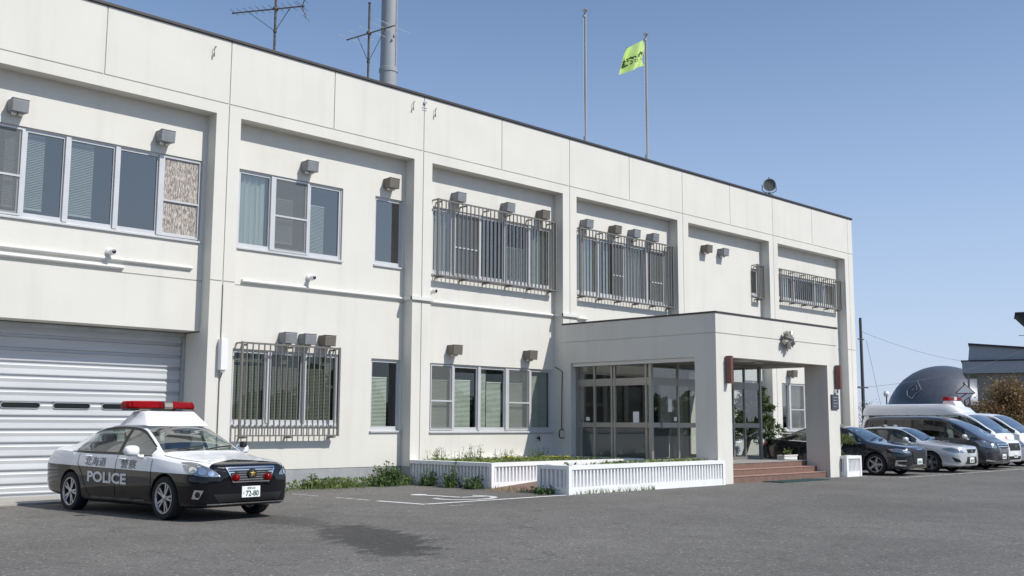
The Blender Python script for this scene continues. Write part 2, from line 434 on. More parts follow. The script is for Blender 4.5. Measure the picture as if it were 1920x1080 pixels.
# ------------------------------------------------------------------ camera, sun, sky
FPX, PITCH, YAW, ROLL = 1997.01, R(7.3105), R(45.2057), R(.24938)
cy_, sy_, cp_, sp_ = math.cos(YAW), math.sin(YAW), math.cos(PITCH), math.sin(PITCH)
fw = Vector((sy_ * cp_, cy_ * cp_, sp_)); rt = Vector((cy_, -sy_, 0)); up = rt.cross(fw)
c_, s_ = math.cos(ROLL), math.sin(ROLL)
r2 = c_ * rt + s_ * up; u2 = -s_ * rt + c_ * up
cam = bpy.data.cameras.new("camera"); camo = bpy.data.objects.new("camera", cam); COL.objects.link(camo)
cam.sensor_width = 36; cam.lens = FPX / 1920 * 36; cam.clip_end = 6000; cam.clip_start = .1
mw = Matrix((r2, u2, -fw)).transposed().to_4x4(); mw.translation = Vector((0, -20.362, 1.45))
camo.matrix_world = mw
scene.camera = camo

SUN_DIR = Vector((.324, -.91, 1.0)).normalized()      # towards the sun
sl = bpy.data.lights.new("sun", 'SUN'); sl.energy = 4.35; sl.angle = R(.5); sl.color = (1, .965, .91)
so = bpy.data.objects.new("sun", sl); COL.objects.link(so)
so.rotation_euler = SUN_DIR.to_track_quat('Z', 'Y').to_euler(); so.location = (20, -40, 40)
w = bpy.data.worlds.new("World"); scene.world = w; w.use_nodes = True
nt = w.node_tree; bg = nt.nodes["Background"]
sky = nt.nodes.new("ShaderNodeTexSky"); sky.sky_type = 'NISHITA'; sky.sun_disc = False
sky.sun_elevation = math.asin(SUN_DIR.z); sky.sun_rotation = math.atan2(SUN_DIR.x, SUN_DIR.y)
sky.air_density = 1.0; sky.dust_density = .5; sky.ozone_density = 3.2
# thin bluish-white spring haze low in the sky
geo = nt.nodes.new("ShaderNodeTexCoord"); spz = nt.nodes.new("ShaderNodeSeparateXYZ"); nt.links.new(geo.outputs["Generated"], spz.inputs[0])
hz = nt.nodes.new("ShaderNodeMapRange"); hz.interpolation_type = 'SMOOTHSTEP'
hz.inputs["From Min"].default_value = -.12; hz.inputs["From Max"].default_value = .46; hz.inputs["To Min"].default_value = .80; hz.inputs["To Max"].default_value = 0
nt.links.new(spz.outputs[2], hz.inputs["Value"])
hm = nt.nodes.new("ShaderNodeMix"); hm.data_type = 'RGBA'; hm.inputs[7].default_value = (3.95, 4.7, 6.8, 1)
nt.links.new(hz.outputs[0], hm.inputs[0]); nt.links.new(sky.outputs[0], hm.inputs[6])
nt.links.new(hm.outputs[2], bg.inputs[0]); bg.inputs[1].default_value = .135
scene.view_settings.view_transform = 'Standard'; scene.view_settings.look = 'None'
scene.view_settings.exposure = 0; scene.view_settings.gamma = 1
scene.render.engine = 'CYCLES'
scene.cycles.use_denoising = True
scene.cycles.max_bounces = 8; scene.cycles.transparent_max_bounces = 24
scene.cycles.sample_clamp_indirect = 6

# ------------------------------------------------------------------ ground
g = MB(); g.quad((-1500, -1500, -.03), (2500, -1500, -.03), (2500, 2500, -.03), (-1500, 2500, -.03))
tag(g.build('ground', M['ground_far']), kind='structure')
g = MB(); g.quad((-60, -70, 0), (110, -70, 0), (110, 60, 0), (-60, 60, 0))
tag(g.build('parking_lot', M['asphalt']), kind='structure')
g = MB(); g.box(-3, 11.40, -.75, 1.04, -.02, .035)
tag(g.build('garage_apron', M['concrete'], bevel=.01), kind='structure')

def ground_strip(mb, pts, wd, z=.004):
    for k, ((x0, y0), (x1, y1)) in enumerate(zip(pts[:-1], pts[1:])):
        d = Vector((x1 - x0, y1 - y0, 0)); n = Vector((-d.y, d.x, 0)).normalized() * wd / 2
        a, b = Vector((x0, y0, z + k * .0004)), Vector((x1, y1, z + k * .0004))
        mb.quad(a - n, b - n, b + n, a + n)
g = MB(); ground_strip(g, [(12.82, -4.05), (12.90, -5.35)], .12); ground_strip(g, [(12.92, -5.36), (16.75, -5.36)], .13, .008)
tag(g.build('bay_line', M['line'], recalc=False), kind='structure')
g = MB(); ground_strip(g, [(12.80, -2.75), (12.81, -3.85)], .10); ground_strip(g, [(12.75, -1.3), (12.78, -2.2)], .08)
ground_strip(g, [(13.0, -5.9), (13.5, -5.95)], .08)
tag(g.build('faded_bay_line', M['line_faint'], recalc=False), kind='structure')
# painted wheelchair symbol lying in the bay
g = MB(); pts = [(14.62 + .62 * math.cos(t), -4.55 + .55 * math.sin(t)) for t in np.linspace(R(150), R(395), 22)]
ground_strip(g, pts, .13, .006)
ground_strip(g, [(14.50, -3.45), (14.62, -4.45), (15.2, -4.55)], .14, .010)
g.poly_z([(14.55 + .17 * math.cos(t), -3.22 + .17 * math.sin(t)) for t in np.linspace(0, 2 * math.pi, 16)[:-1]], .003, .005)
tag(g.build('wheelchair_marking', M['line']), kind='structure')
g = MB()
for x0 in (29.3, 32.7, 36.1, 38.7, 41.2, 43.8):
    ground_strip(g, [(x0, -1.5), (x0, -6.6)], .12)
ground_strip(g, [(29.36, -6.66), (45.0, -6.66)], .13, .007)
tag(g.build('parking_space_lines', M['line_faint'], recalc=False), kind='structure')

# ------------------------------------------------------------------ the police station
D = .35                                   # depth of the recessed wall bays behind the frame of beams and pilasters
GROOVE = [.5, 6.10, 11.70, 17.28, 22.89, 28.49, 34.10, 39.82]
PAN = [-2.3, .5, 3.3, 6.10, 8.88, 11.70, 14.48, 17.28, 20.09, 22.89, 25.69, 28.49, 31.30, 34.10, 36.96, 39.82]
X0, X1 = -2.3, 40.19
ZT, ZG, ZO, ZB = 9.82, 8.39, 8.13, 4.48
station = empty('police_station', (20, 6, 0), label='long cream two-storey flat-roofed concrete police station with barred windows and a porch', cat='building')
def P(ob):
    """parent keeping world place"""
    ob.parent = station; ob.matrix_parent_inverse = Matrix.Translation((-20, -6, 0)); return ob

gw = .012
W = MB()
W.box(X0, X1, .022, D, ZO, ZT - .01)                              # beam core behind the panel joints
W.box(X0, X1, D + .25, 12.6, 9.25, 9.45)                          # roof slab
W.box(X0, X1, D, D + .25, 9.0, ZT - .01)
W.box(X0, X1, 12.6, 12.85, 0, ZT - .01)
W.box(X0, X0 + .25, D + .25, 12.6, 0, ZT - .01); W.box(X1 - .25, X1, D + .25, 12.6, 0, ZT - .01)
edges = PAN + [X1]
for a, b in zip(edges[:-1], edges[1:]):
    W.box(a + gw, b - (gw if b < X1 else 0), 0, .022, ZG + gw, ZT - .01)
bayedge = GROOVE + [X1]
for i, (a, b) in enumerate(zip(bayedge[:-1], bayedge[1:])):
    W.box(a + gw, b - (gw if b < X1 else 0), 0, .022, ZO, ZG - gw)
# pilasters: a core with facing either side of the groove; cut by the storey joint
PIL = [(gx - .30, gx + .30) for gx in GROOVE[:-1]] + [(39.52, X1)]
for gx, (a, b) in zip(GROOVE, PIL):
    W.box(a, b, .022, D, .43, ZO - .001)
    for z0, z1 in ((.43, ZB - gw), (ZB + gw, ZO - .0005)):
        W.box(a, gx - gw, 0, .022, z0, z1); W.box(gx + gw, b, 0, .022, z0, z1)
# recessed bay walls with window openings
wins = []      # filled below: bay opening rectangles
BAYS = [(a[1], b[0]) for a, b in zip(PIL[:-1], PIL[1:])]
OPEN = {
    1: [(6.85, 11.31, 5.33, 7.10)],
    2: [(12.21, 15.05, 5.33, 7.10), (16.03, 16.93, 5.36, 7.08), (12.21, 15.05, 1.43, 3.08), (16.01, 16.93, 1.29, 3.04)],
    3: [(17.92, 22.50, 5.33, 7.10), (17.90, 22.52, 1.27, 3.01)],
    4: [(23.45, 28.08, 5.33, 7.10), (23.9, 27.6, .45, 2.95)],
    5: [(33.12, 33.62, 6.12, 7.10), (32.45, 33.70, 1.27, 3.04)],
    6: [(34.60, 39.30, 6.15, 7.10), (35.02, 37.2, 1.28, 3.02)],
}
def wall_grid(mb, xa, xb, za, zb, y, holes, rv=.09):
    xs = sorted({xa, xb, *[h[0] for h in holes], *[h[1] for h in holes]}); zs = sorted({za, zb, *[h[2] for h in holes], *[h[3] for h in holes]})
    xs = [x for x in xs if xa <= x <= xb]; zs = [z for z in zs if za <= z <= zb]
    for i in range(len(xs) - 1):
        for j in range(len(zs) - 1):
            cx, cz = (xs[i] + xs[i + 1]) / 2, (zs[j] + zs[j + 1]) / 2
            if any(h[0] < cx < h[1] and h[2] < cz < h[3] for h in holes): continue
            mb.quad((xs[i], y, zs[j]), (xs[i + 1], y, zs[j]), (xs[i + 1], y, zs[j + 1]), (xs[i], y, zs[j + 1]))
    for x0, x1, z0, z1 in holes:
        if z1 < za or z0 > zb: continue
        q = y + rv
        mb.quad((x0, y, z0), (x0, y, z1), (x0, q, z1), (x0, q, z0)); mb.quad((x1, y, z0), (x1, q, z0), (x1, q, z1), (x1, y, z1))
        mb.quad((x0, y, z1), (x1, y, z1), (x1, q, z1), (x0, q, z1)); mb.quad((x0, y, z0), (x0, q, z0), (x1, q, z0), (x1, y, z0))
S = MB()
for b, (xa, xb) in enumerate(BAYS):
    op = OPEN.get(b, [])
    wall_grid(S, xa, xb, ZB + gw, ZO, D, op)
    zlow = 3.40 if b == 1 else .43
    wall_grid(S, xa, xb, zlow, ZB - gw, D, op)
    S.quad((xa, D + .02, ZB - gw), (xb, D + .02, ZB - gw), (xb, D + .02, ZB + gw), (xa, D + .02, ZB + gw))
    for z in (ZB - gw, ZB + gw):
        S.quad((xa, D, z), (xb, D, z), (xb, D + .02, z), (xa, D + .02, z))
# garage head and jamb
S.quad((6.40, D, 3.40), (11.40, D, 3.40), (11.40, 1.12, 3.40), (6.40, 1.12, 3.40))
W.box(11.40, 11.70, D, 1.3, .0, 3.38); W.box(6.1, 6.40, D, 1.3, 0, 3.38)
wall = P(W.build('wall', M['wall']))
P(S.build('bay_wall', M['wall'], recalc=False))
pl = MB()
for b, (xa, xb) in enumerate(BAYS):
    if b == 1: continue
    pl = MB(); pl.box(xa, xb, D + .012, D + .1, -.02, .43); P(pl.build('plinth', M['plinth']))
for a, b in PIL:
    pl = MB(); pl.box(a + .006, b - .006, .008, D + .05, -.02, .428); P(pl.build('plinth', M['plinth']))
cp = MB(); cp.box(X0 - .03, X1 + .03, -.045, .26, ZT, ZT + .065); P(cp.build('parapet_coping', M['coping'], bevel=.008))

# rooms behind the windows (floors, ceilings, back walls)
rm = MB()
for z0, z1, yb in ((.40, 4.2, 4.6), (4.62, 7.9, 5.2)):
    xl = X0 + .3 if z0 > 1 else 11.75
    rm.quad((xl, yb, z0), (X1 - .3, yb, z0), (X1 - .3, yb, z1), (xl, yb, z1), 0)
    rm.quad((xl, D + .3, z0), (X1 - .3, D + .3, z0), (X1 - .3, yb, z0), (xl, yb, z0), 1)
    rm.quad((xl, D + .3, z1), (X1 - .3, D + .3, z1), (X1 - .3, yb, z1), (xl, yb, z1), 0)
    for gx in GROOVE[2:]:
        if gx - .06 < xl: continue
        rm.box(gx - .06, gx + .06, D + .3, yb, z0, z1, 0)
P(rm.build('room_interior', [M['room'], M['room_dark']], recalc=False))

# ---- windows
def blind(name, x0, x1, z0, z1, y, parent, m, pitch=.035):
    b = MB(); z = z1
    b.box(x0, x1, y - .015, y + .02, z1 - .03, z1, 0)
    z = z1 - .045
    while z > z0:
        b.quad((x0, y - .012, z - .014), (x1, y - .012, z - .014), (x1, y + .012, z + .012), (x0, y + .012, z + .012)); z -= pitch
    o = b.build(name, m, parent, recalc=False); o.matrix_parent_inverse = parent.matrix_world.inverted(); return o
def drape(x0, x1, z0, z1, y, parent, seed=1):
    b = MB(); n = int((x1 - x0) / .02); r_ = random.Random(seed)
    ph = r_.random() * 6; vs = []
    for i in range(n + 1):
        x = x0 + (x1 - x0) * i / n; d = .03 * math.sin(x * 38 + ph + .8 * math.sin(x * 9)) + .012 * math.sin(x * 90)
        vs += [(x, y + d, z1), (x, y + d * 1.3, z0)]
    b.add(vs, [(2 * i, 2 * i + 2, 2 * i + 3, 2 * i + 1) for i in range(n)])
    o = b.build('curtain', M['curtain'], parent, smooth=60, recalc=False); return o
bpy.context.view_layer.update()

def mesh_screen():
    m = bpy.data.materials.new('insect_screen'); m.use_nodes = True; N, L = m.node_tree.nodes, m.node_tree.links
    b = N['Principled BSDF']; b.inputs['Base Color'].default_value = (.20, .21, .205, 1); b.inputs['Roughness'].default_value = .8
    tr = N.new('ShaderNodeBsdfTransparent'); mx = N.new('ShaderNodeMixShader'); mx.inputs[0].default_value = .42
    L.new(b.outputs[0], mx.inputs[1]); L.new(tr.outputs[0], mx.inputs[2]); mx.inputs[0].default_value = .58
    L.new(mx.outputs[0], [x for x in N if x.type == 'OUTPUT_MATERIAL'][0].inputs[0]); return m
SCREEN = mesh_screen()
def window(x0, x1, z0, z1, mull, thin=(), screens=(), blinds=(), curtains=(), low=False, sill=True, y=D, bm_=None):
    """mull: thick mullion x's; thin: sash stiles; screens: (xa, xb, bar z); blinds: (xa, xb, z bottom, z top)"""
    f = MB(); ya, yb = y + .045, y + .115; t = .035
    f.box(x0, x1, ya, yb, z1 - t, z1); f.box(x0, x1, ya, yb, z0, z0 + t)
    f.box(x0, x0 + t, ya, yb, z0 + t, z1 - t); f.box(x1 - t, x1, ya, yb, z0 + t, z1 - t)
    for x in mull: f.box(x - .048, x + .048, ya - .03, yb - .002, z0 + t, z1 - t)
    for x in thin: f.box(x - .022, x + .022, ya - .012, yb - .004, z0 + t, z1 - t)
    xs = sorted([x0 + t] + [m_ + s * .048 for m_ in mull for s in (-1, 1)] + [x1 - t])
    # inner sash rails
    allx = sorted([x0] + list(mull) + list(thin) + [x1])
    for a, b in zip(allx[:-1], allx[1:]):
        f.box(a + .05, b - .05, ya + .012, yb - .008, z0 + t, z0 + t + .07); f.box(a + .05, b - .05, ya + .012, yb - .008, z1 - t - .045, z1 - t)
        f.box(a + .03, a + .075, ya + .016, yb - .012, z0 + t, z1 - t); f.box(b - .075, b - .03, ya + .016, yb - .012, z0 + t, z1 - t)
    for a, b, zb in screens:
        f.box(a, b, ya - .022, ya + .004, zb - .02, zb + .02); f.box(a, a + .03, ya - .02, ya + .002, z0 + t, z1 - t); f.box(b - .03, b, ya - .02, ya + .002, z0 + t, z1 - t)
        f.box(a + .03, b - .03, ya - .02, ya + .002, z1 - t - .03, z1 - t); f.box(a + .03, b - .03, ya - .02, ya + .002, z0 + t, z0 + t + .03)
    wo = P(f.build('window', M['alu']))
    def sub(o): o.parent = wo; return o
    for a, b, zb in screens:
        if (x0, a) == (6.85, 10.42): continue
        q = MB(); q.quad((a + .02, ya - .012, z0 + t), (b - .02, ya - .012, z0 + t), (b - .02, ya - .012, z1 - t), (a + .02, ya - .012, z1 - t)); sub(q.build('insect_screen', SCREEN, recalc=False))
    pg = MB(); pg.quad((x0 + .03, y + .09, z0 + .03), (x1 - .03, y + .09, z0 + .03), (x1 - .03, y + .09, z1 - .03), (x0 + .03, y + .09, z1 - .03))
    sub(pg.build('pane', M['glass_low'] if low else M['glass'], recalc=False))
    if sill:
        s = MB(); s.box(x0 - .02, x1 + .02, y - .045, y + .05, z0 - .045, z0 - .002); sub(s.build('sill', M['alu'], bevel=.004))
    for i, (a, b, zb, zt_) in enumerate(blinds):
        bb = MB(); bb.box(a, b, y + .15, y + .185, zt_ - .03, zt_); z = zt_ - .05
        while z > zb:
            bb.quad((a, y + .155, z - .015), (b, y + .155, z - .015), (b, y + .18, z + .012), (a, y + .18, z + .012)); z -= .033
        bb.box(a, b, y + .155, y + .18, zb - .03, zb)
        sub(bb.build('blind', bm_ or (M['blind_low'] if low else M['blind']), recalc=False))
    for i, (a, b) in enumerate(curtains):
        sub(drape(a, b, z0 + .04, z1 - .05, y + .2, wo, i + int(a * 10)))
    return wo

# bay 1, upper floor
w1 = window(6.85, 11.31, 5.33, 7.10, (8.40, 9.42, 10.37), (7.55,), ((6.88, 7.54, 6.13), (10.42, 11.28, 6.12)),
       ((7.25, 8.0, 5.55, 7.0), (8.5, 8.98, 5.55, 7.0)))
fs_ = MB(); fs_.quad((10.45, D + .062, 5.37), (11.26, D + .062, 5.37), (11.26, D + .062, 7.06), (10.45, D + .062, 7.06))
def foil():
    m, nt, b = new_mat("crinkled_window_film"); N, L = nt.nodes, nt.links
    tc = N.new("ShaderNodeTexCoord"); mp = N.new("ShaderNodeMapping"); mp.inputs["Scale"].default_value = (30, 30, 7)
    n = N.new("ShaderNodeTexNoise"); n.inputs["Scale"].default_value = 1.6; n.inputs["Detail"].default_value = 5; n.inputs["Roughness"].default_value = .62
    L.new(tc.outputs["Object"], mp.inputs[0]); L.new(mp.outputs[0], n.inputs["Vector"])
    cr = N.new("ShaderNodeValToRGB"); e = cr.color_ramp.elements
    e[0].position = .38; e[0].color = (.16, .15, .14, 1); e[1].position = .60; e[1].color = (.58, .56, .50, 1)
    x = e.new(.46); x.color = (.28, .26, .24, 1); x = e.new(.53); x.color = (.42, .35, .28, 1)
    L.new(n.outputs["Fac"], cr.inputs[0]); L.new(cr.outputs[0], b.inputs["Base Color"]); b.inputs["Roughness"].default_value = .35
    bp = N.new("ShaderNodeBump"); bp.inputs["Strength"].default_value = .6; bp.inputs["Distance"].default_value = .03
    L.new(n.outputs["Fac"], bp.inputs["Height"]); L.new(bp.outputs[0], b.inputs["Normal"]); return m
ff = fs_.build('window_film', foil(), w1, recalc=False); tag(ff, 'peeling mottled brown and silver film on the glass')
# bay 2
window(12.21, 15.05, 5.33, 7.10, (13.11,), (14.09,), ((13.16, 14.08, 6.18),), ((13.2, 13.75, 5.6, 6.62), (14.13, 14.62, 5.45, 6.6)), ((12.27, 13.0),))
window(16.03, 16.93, 5.36, 7.08, (), (), (), (), ())
window(12.21, 15.05, 1.43, 3.08, (13.16, 14.1), (), (), ((12.26, 13.09, 1.5, 3.0), (13.22, 14.03, 1.5, 3.0), (14.16, 14.99, 1.5, 3.0)), (), True, bm_=M['blind_olive'])
window(16.01, 16.93, 1.29, 3.04, (), (), (), ((16.08, 16.62, 1.36, 2.60),), (), True)
# bay 3
window(17.92, 22.50, 5.33, 7.10, (19.63, 21.58), (18.70, 20.6), ((18.72, 19.60, 6.12),), ((20.7, 21.5, 5.5, 6.4),), ((17.97, 18.6), (21.66, 22.4)))
window(17.90, 22.52, 1.27, 3.01, (19.66, 20.70), (18.73, 21.64), ((17.95, 18.72, 2.05), (20.76, 21.62, 2.05)),
       ((17.95, 18.66, 1.35, 2.6), (18.78, 19.45, 1.35, 2.62), (19.72, 20.02, 1.35, 2.95), (20.05, 20.6, 1.35, 2.6), (20.77, 21.45, 1.35, 2.6), (21.69, 22.45, 1.35, 2.95)), (), True)
# bay 4, 5, 6
window(23.45, 28.08, 5.33, 7.10, (24.6, 25.9, 27.0), (23.9,), ((25.3, 25.85, 6.05), (27.2, 27.9, 6.02)), ((25.0, 25.3, 5.5, 6.9),), ((23.5, 24.5), (26.0, 26.9)))
window(33.12, 33.62, 6.12, 7.10, (), (), (), (), ())
window(32.45, 33.70, 1.27, 3.04, (33.1,), (), (), (), ((32.5, 33.0),))
window(34.60, 39.30, 6.15, 7.10, (36.1, 37.7), (35.3, 38.5), (), (), ((34.7, 36.0), (37.8, 39.2)))
window(35.02, 37.2, 1.28, 3.02, (35.6,), (36.7,), ((35.66, 36.66, 2.05),), (), ((35.66, 36.6),))

# ---- barred cages over windows
def cage(x0, x1, z0, z1, n, depth=.25, brackets=5):
    g = MB(); yf = D - depth
    g.box(x0, x1, yf, yf + .035, z1 - .04, z1); g.box(x0, x1, yf - .004, yf + .035, z0, z0 + .03)
    g.box(x0, x1, yf + .035, yf + .13, z0 + .002, z0 + .022)
    g.box(x0, x0 + .035, yf + .036, D, z1 - .038, z1 - .006); g.box(x1 - .035, x1, yf + .036, D, z1 - .038, z1 - .006)
    g.box(x0 + .002, x0 + .05, yf - .006, yf + .045, z0 - .002, z1 + .004); g.box(x1 - .05, x1 - .002, yf - .006, yf + .045, z0 - .002, z1 + .004)
    for i in range(1, n):
        x = x0 + (x1 - x0) * i / n; g.box(x - .012, x + .012, yf + .004, yf + .028, z0 + .03, z1 - .04)
    for i in range(brackets):
        x = x0 + .15 + (x1 - x0 - .3) * i / max(1, brackets - 1)
        g.box(x - .02, x + .02, yf + .03, D, z0 - .045, z0 - .003); g.box(x - .07, x + .07, yf + .02, yf + .14, z0 - .035, z0 - .006)
        g.box(x - .018, x + .018, yf + .03, D, z1 - .08, z1 - .045)
    return P(g.build('window_grille', M['grille']))
cage(12.28, 14.92, 1.17, 3.22, 18, brackets=3)
cage(17.88, 22.44, 5.25, 7.27, 31, brackets=6)
cage(23.46, 28.10, 5.22, 7.27, 31, brackets=6)
cage(33.16, 33.62, 5.99, 7.23, 4, brackets=2)
cage(34.70, 39.36, 6.04, 7.24, 30, brackets=6)

# ---- ventilation hoods
def vent_hood(x, z, brown=False):
    h = MB(); w_, t_ = .155, .125
    pr = [(D - .004, z + t_ + .005), (D - .27, z + t_), (D - .285, z + t_ - .03), (D - .265, z - t_), (D - .004, z - t_ + .02)]
    vs = [(x - w_, y_, z_) for y_, z_ in pr] + [(x + w_, y_, z_) for y_, z_ in pr]
    h.add(vs, [(0, 1, 2, 3, 4), (9, 8, 7, 6, 5), (0, 5, 6, 1), (1, 6, 7, 2), (2, 7, 8, 3), (3, 8, 9, 4), (4, 9, 5, 0)])
    h.box(x - w_ - .008, x + w_ + .008, D - .292, D - .20, z + t_ - .012, z + t_ + .008)
    for dx in (-.07, .06):
        h.tube((x + dx, D - .12, z - t_ + .03), (x + dx, D - .13, z - t_ - .035), .045, 10, m=1)
    P(h.build('vent_hood', [M['hood_brown' if brown else 'hood_grey'], M['white_plastic']], bevel=.012, seg=2))
for x in (7.34, 10.35, 13.98, 18.70, 20.55, 23.90, 26.18, 27.14, 31.15): vent_hood(x, 7.42)
for x in (16.42, 21.98, 25.24, 30.15): vent_hood(x, 7.42, True)
for x, b in ((13.52, 0), (14.05, 0), (14.60, 1), (18.62, 1), (21.46, 1), (35.55, 1)): vent_hood(x, 3.37, b)

# ---- pale pipe runs under the upper windows
def pipe_run(x0, x1, z, h, y=D, proj=.075):
    b = MB(); n = 8; prof = []
    for i in range(n + 1):
        t = math.pi * i / n; prof.append((y - proj * math.sin(t), z - h / 2 * math.cos(t)))
    vs = [(x0, a, c) for a, c in prof] + [(x1, a, c) for a, c in prof]; k = n + 1
    fs = [(i, i + 1, k + i + 1, k + i) for i in range(n)] + [tuple(range(k)), tuple(range(2 * k - 1, k - 1, -1))]
    b.add(vs, fs); return b
def add_pipe(mb_list):
    m_ = MB()
    for q in mb_list: m_.add(q.v, q.f)
    P(m_.build('pipe_cover', M['pipe'], smooth=50))
add_pipe([pipe_run(6.42, 11.14, 4.73, .085)]); add_pipe([pipe_run(6.42, 9.63, 4.575, .085)])
def wrap(gx):
    m_ = MB(); m_.box(gx - .36, gx - .29, -.06, D - .08, 4.535, 4.62); m_.box(gx - .36, gx + .36, -.062, -.004, 4.536, 4.619); m_.box(gx + .29, gx + .36, -.06, D - .08, 4.535, 4.62); return m_
add_pipe([pipe_run(12.36, 16.93, 4.58, .085), wrap(17.28), pipe_run(17.63, 22.54, 4.58, .085), wrap(22.89), pipe_run(23.24, 24.0, 4.58, .085)])
for x, z in ((11.26, 9.58), (16.88, 9.60), (17.62, 9.58)):
    hk = MB(); hk.path([(x + .05, .0, z), (x + .04, -.05, z + .005), (x, -.055, z), (x - .01, -.05, z - .17)], .008, 6); hk.tube((x - .01, -.05, z - .16), (x - .012, -.05, z - .23), .018, 8)
    P(hk.build('wall_hook', M['hood_brown']))
gl = MB(); gl.tube((17.28, -.001, 9.66), (17.28, -.05, 9.66), .045, 12); gl.box(17.2, 17.36, -.012, -.001, 9.52, 9.54); gl.box(17.2, 17.36, -.012, -.001, 9.46, 9.475)
P(gl.build('rain_spout', M['zinc'], bevel=.004))

# ---- roller shutter of the garage
sh = MB(); ys = 1.04; xa, xb = 6.40, 11.40; rows = 13; pit = .262; prof = []
ztop = 3.38
z = ztop
while z > .06:
    z2 = max(z - pit, .04)
    if z > 1.95 or z < 1.66 or True:
        prof += [(ys + .012, z), (ys - .030, z - .022), (ys - .036, z - .034), (ys - .020, z - .10), (ys - .022, z - .115), (ys - .030, z2 + .07), (ys - .028, z2 + .052), (ys + .010, z2 + .040), (ys + .012, z2 + .003)]
    z = z2
vs = [(xa, a, c) for a, c in prof] + [(xb, a, c) for a, c in prof]; k = len(prof)
sh.add(vs, [(i, i + 1, k + i + 1, k + i) for i in range(k - 1)])
sh.box(xa, xb, ys - .06, ys + .03, -.01, .05)
sho = P(sh.build('roller_shutter', M['shutter'], recalc=False))
hb = MB(); hb.box(6.42, 11.38, .92, 1.10, 3.30, 3.385); hb.box(11.33, 11.398, .93, 1.12, .03, 3.298); P(hb.build('shutter_guide', M['zinc'], bevel=.004))
for x0, x1 in ((6.55, 7.42), (7.66, 8.39), (8.66, 9.39), (9.65, 10.40), (10.66, 11.2)):
    for nm, gr, yy, mm in (('shutter_window', .0, .043, 'black'), ):
        b = MB(); rr = .05; pts = []
        for cx, a0 in ((x1 - rr, -90), (x0 + rr, 90)):
            for i in range(9):
                t = R(a0 + 180 * i / 8); pts.append((cx + rr * math.cos(t), 1.785 + rr * math.sin(t)))
        b.poly_y(pts, ys - .047, ys - .02); o = b.build(nm, M['dark_glass'], sho)
    b = MB(); pts2 = []
    for cx, a0 in ((x1 - rr, -90), (x0 + rr, 90)):
        for i in range(9):
            t = R(a0 + 180 * i / 8); pts2.append((cx + (rr + .014) * math.cos(t), 1.785 + (rr + .014) * math.sin(t)))
    b.poly_y(pts2, ys - .044, ys - .018); b.build('window_gasket', M['zinc'], sho)

# ------------------------------------------------------------------ entrance porch (part of the station)
px0, px1, py, pzt, pzg, pzl = 22.55, 28.80, -5.19, 4.27, 3.77, 3.18
pw = MB()
pw.box(px0 + .02, px1 - .02, py + .02, -.001, pzl + .12, pzt - .004)            # core of beams and roof
for z0, z1 in ((pzl, pzg - .012), (pzg + .012, pzt)):
    zz0 = z0 if z0 > pzl else pzl
    pw.box(px0, px1, py, py + .3, z0, z1)                    # front beam
    pw.box(px0, px0 + .3, py + .301, -.002, z0, z1)          # left beam
    pw.box(px1 - .3, px1, py + .301, -.002, z0, z1)
pw.box(px0 + .001, px0 + .66, py + .001, py + .65, -.02, pzl - .0005)     # front left column
pw.box(px1 - .64, px1 - .001, py + .001, py + .73, -.02, pzl - .0005)     # front right column
pw.box(px0 + .001, px0 + .5, -.32, -.002, .0, pzl - .0005)                # pier against the wall
pw.box(px1 - .5, px1 - .001, -.32, -.002, .0, pzl - .0005)
porch = P(pw.build('porch', M['wall']))
c2 = MB(); c2.box(px0 - .02, px1 + .02, py - .02, .0, pzt + .002, pzt + .05); c2.build('porch_coping', M['coping'], porch, bevel=.006)
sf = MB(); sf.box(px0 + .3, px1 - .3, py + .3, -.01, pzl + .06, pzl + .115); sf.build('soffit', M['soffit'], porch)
lt = MB(); lt.tube((24.3, -3.9, pzl + .062), (24.3, -3.9, pzl + .045), .13, 20); lt.tube((26.6, -3.9, pzl + .062), (26.6, -3.9, pzl + .045), .13, 20); lt.box(25.3, 25.9, -4.3, -3.9, pzl + .045, pzl + .062)
lt.build('ceiling_fitting', M['white_plastic'], porch, bevel=.004)
sd = MB(); sd.box(px0 + .06, px0 + .2, py + .66, -.33, pzl - .1, pzl - .003); sd.build('side_lintel', M['pipe'], porch)
# steps and floor
st = MB()
st.box(px0 + .67, px1 - .645, -5.07, -4.2, -.02, .15, 0); st.box(px0 + .52, px1 - .5, -4.77, -3.9, .0, .30, 0); st.box(px0 + .5, px1 - .4, -4.44, -.33, .0, .45, 0)
st.box(px0 + .68, px1 - .65, -5.085, -4.79, .151, .165, 1); st.box(px0 + .53, px1 - .51, -4.785, -4.46, .301, .315, 1)
st.box(px0 + .51, px1 - .41, -4.455, -.34, .451, .465, 2)
P(st.build('entrance_steps', [M['brick'], mat('step_nosing', (.36, .21, .17), .7, noise=.12, nscale=6), M['tile_grey']], bevel=.006))

# ---- glazed vestibule under the porch
vx0, vx1, vy = 22.80, 28.15, -2.95; z0, z1 = .466, 3.22
v = MB(); t = .035
def vpost(x, y, s=t): v.box(x - s, x + s, y - s, y + s, z0, z1)
for x in (vx0, 24.0, 25.3, 26.0, 26.7, 27.3, vx1): vpost(x, vy, .045 if x in (vx0, vx1) else .03)
for y in (-.38, -1.0, -1.62, -1.72, -2.80): vpost(vx0, y, .03)
for y in (-.38, -1.65): vpost(vx1, y, .03)
def rail_x(y, xa, xb, za, zb, s=.022): v.box(xa, xb, y - s, y + s, za, zb)
def rail_y(x, ya, yb, za, zb, s=.022): v.box(x - s, x + s, ya, yb, za, zb)
for za, zb in ((z0, z0 + .09), (1.39, 1.52), (2.52, 2.72), (z1 - .07, z1)):
    rail_x(vy, vx0 + .046, vx1 - .046, za, zb); rail_y(vx0, vy + .046, -.35, za, zb); rail_y(vx1, vy + .046, -.35, za, zb)
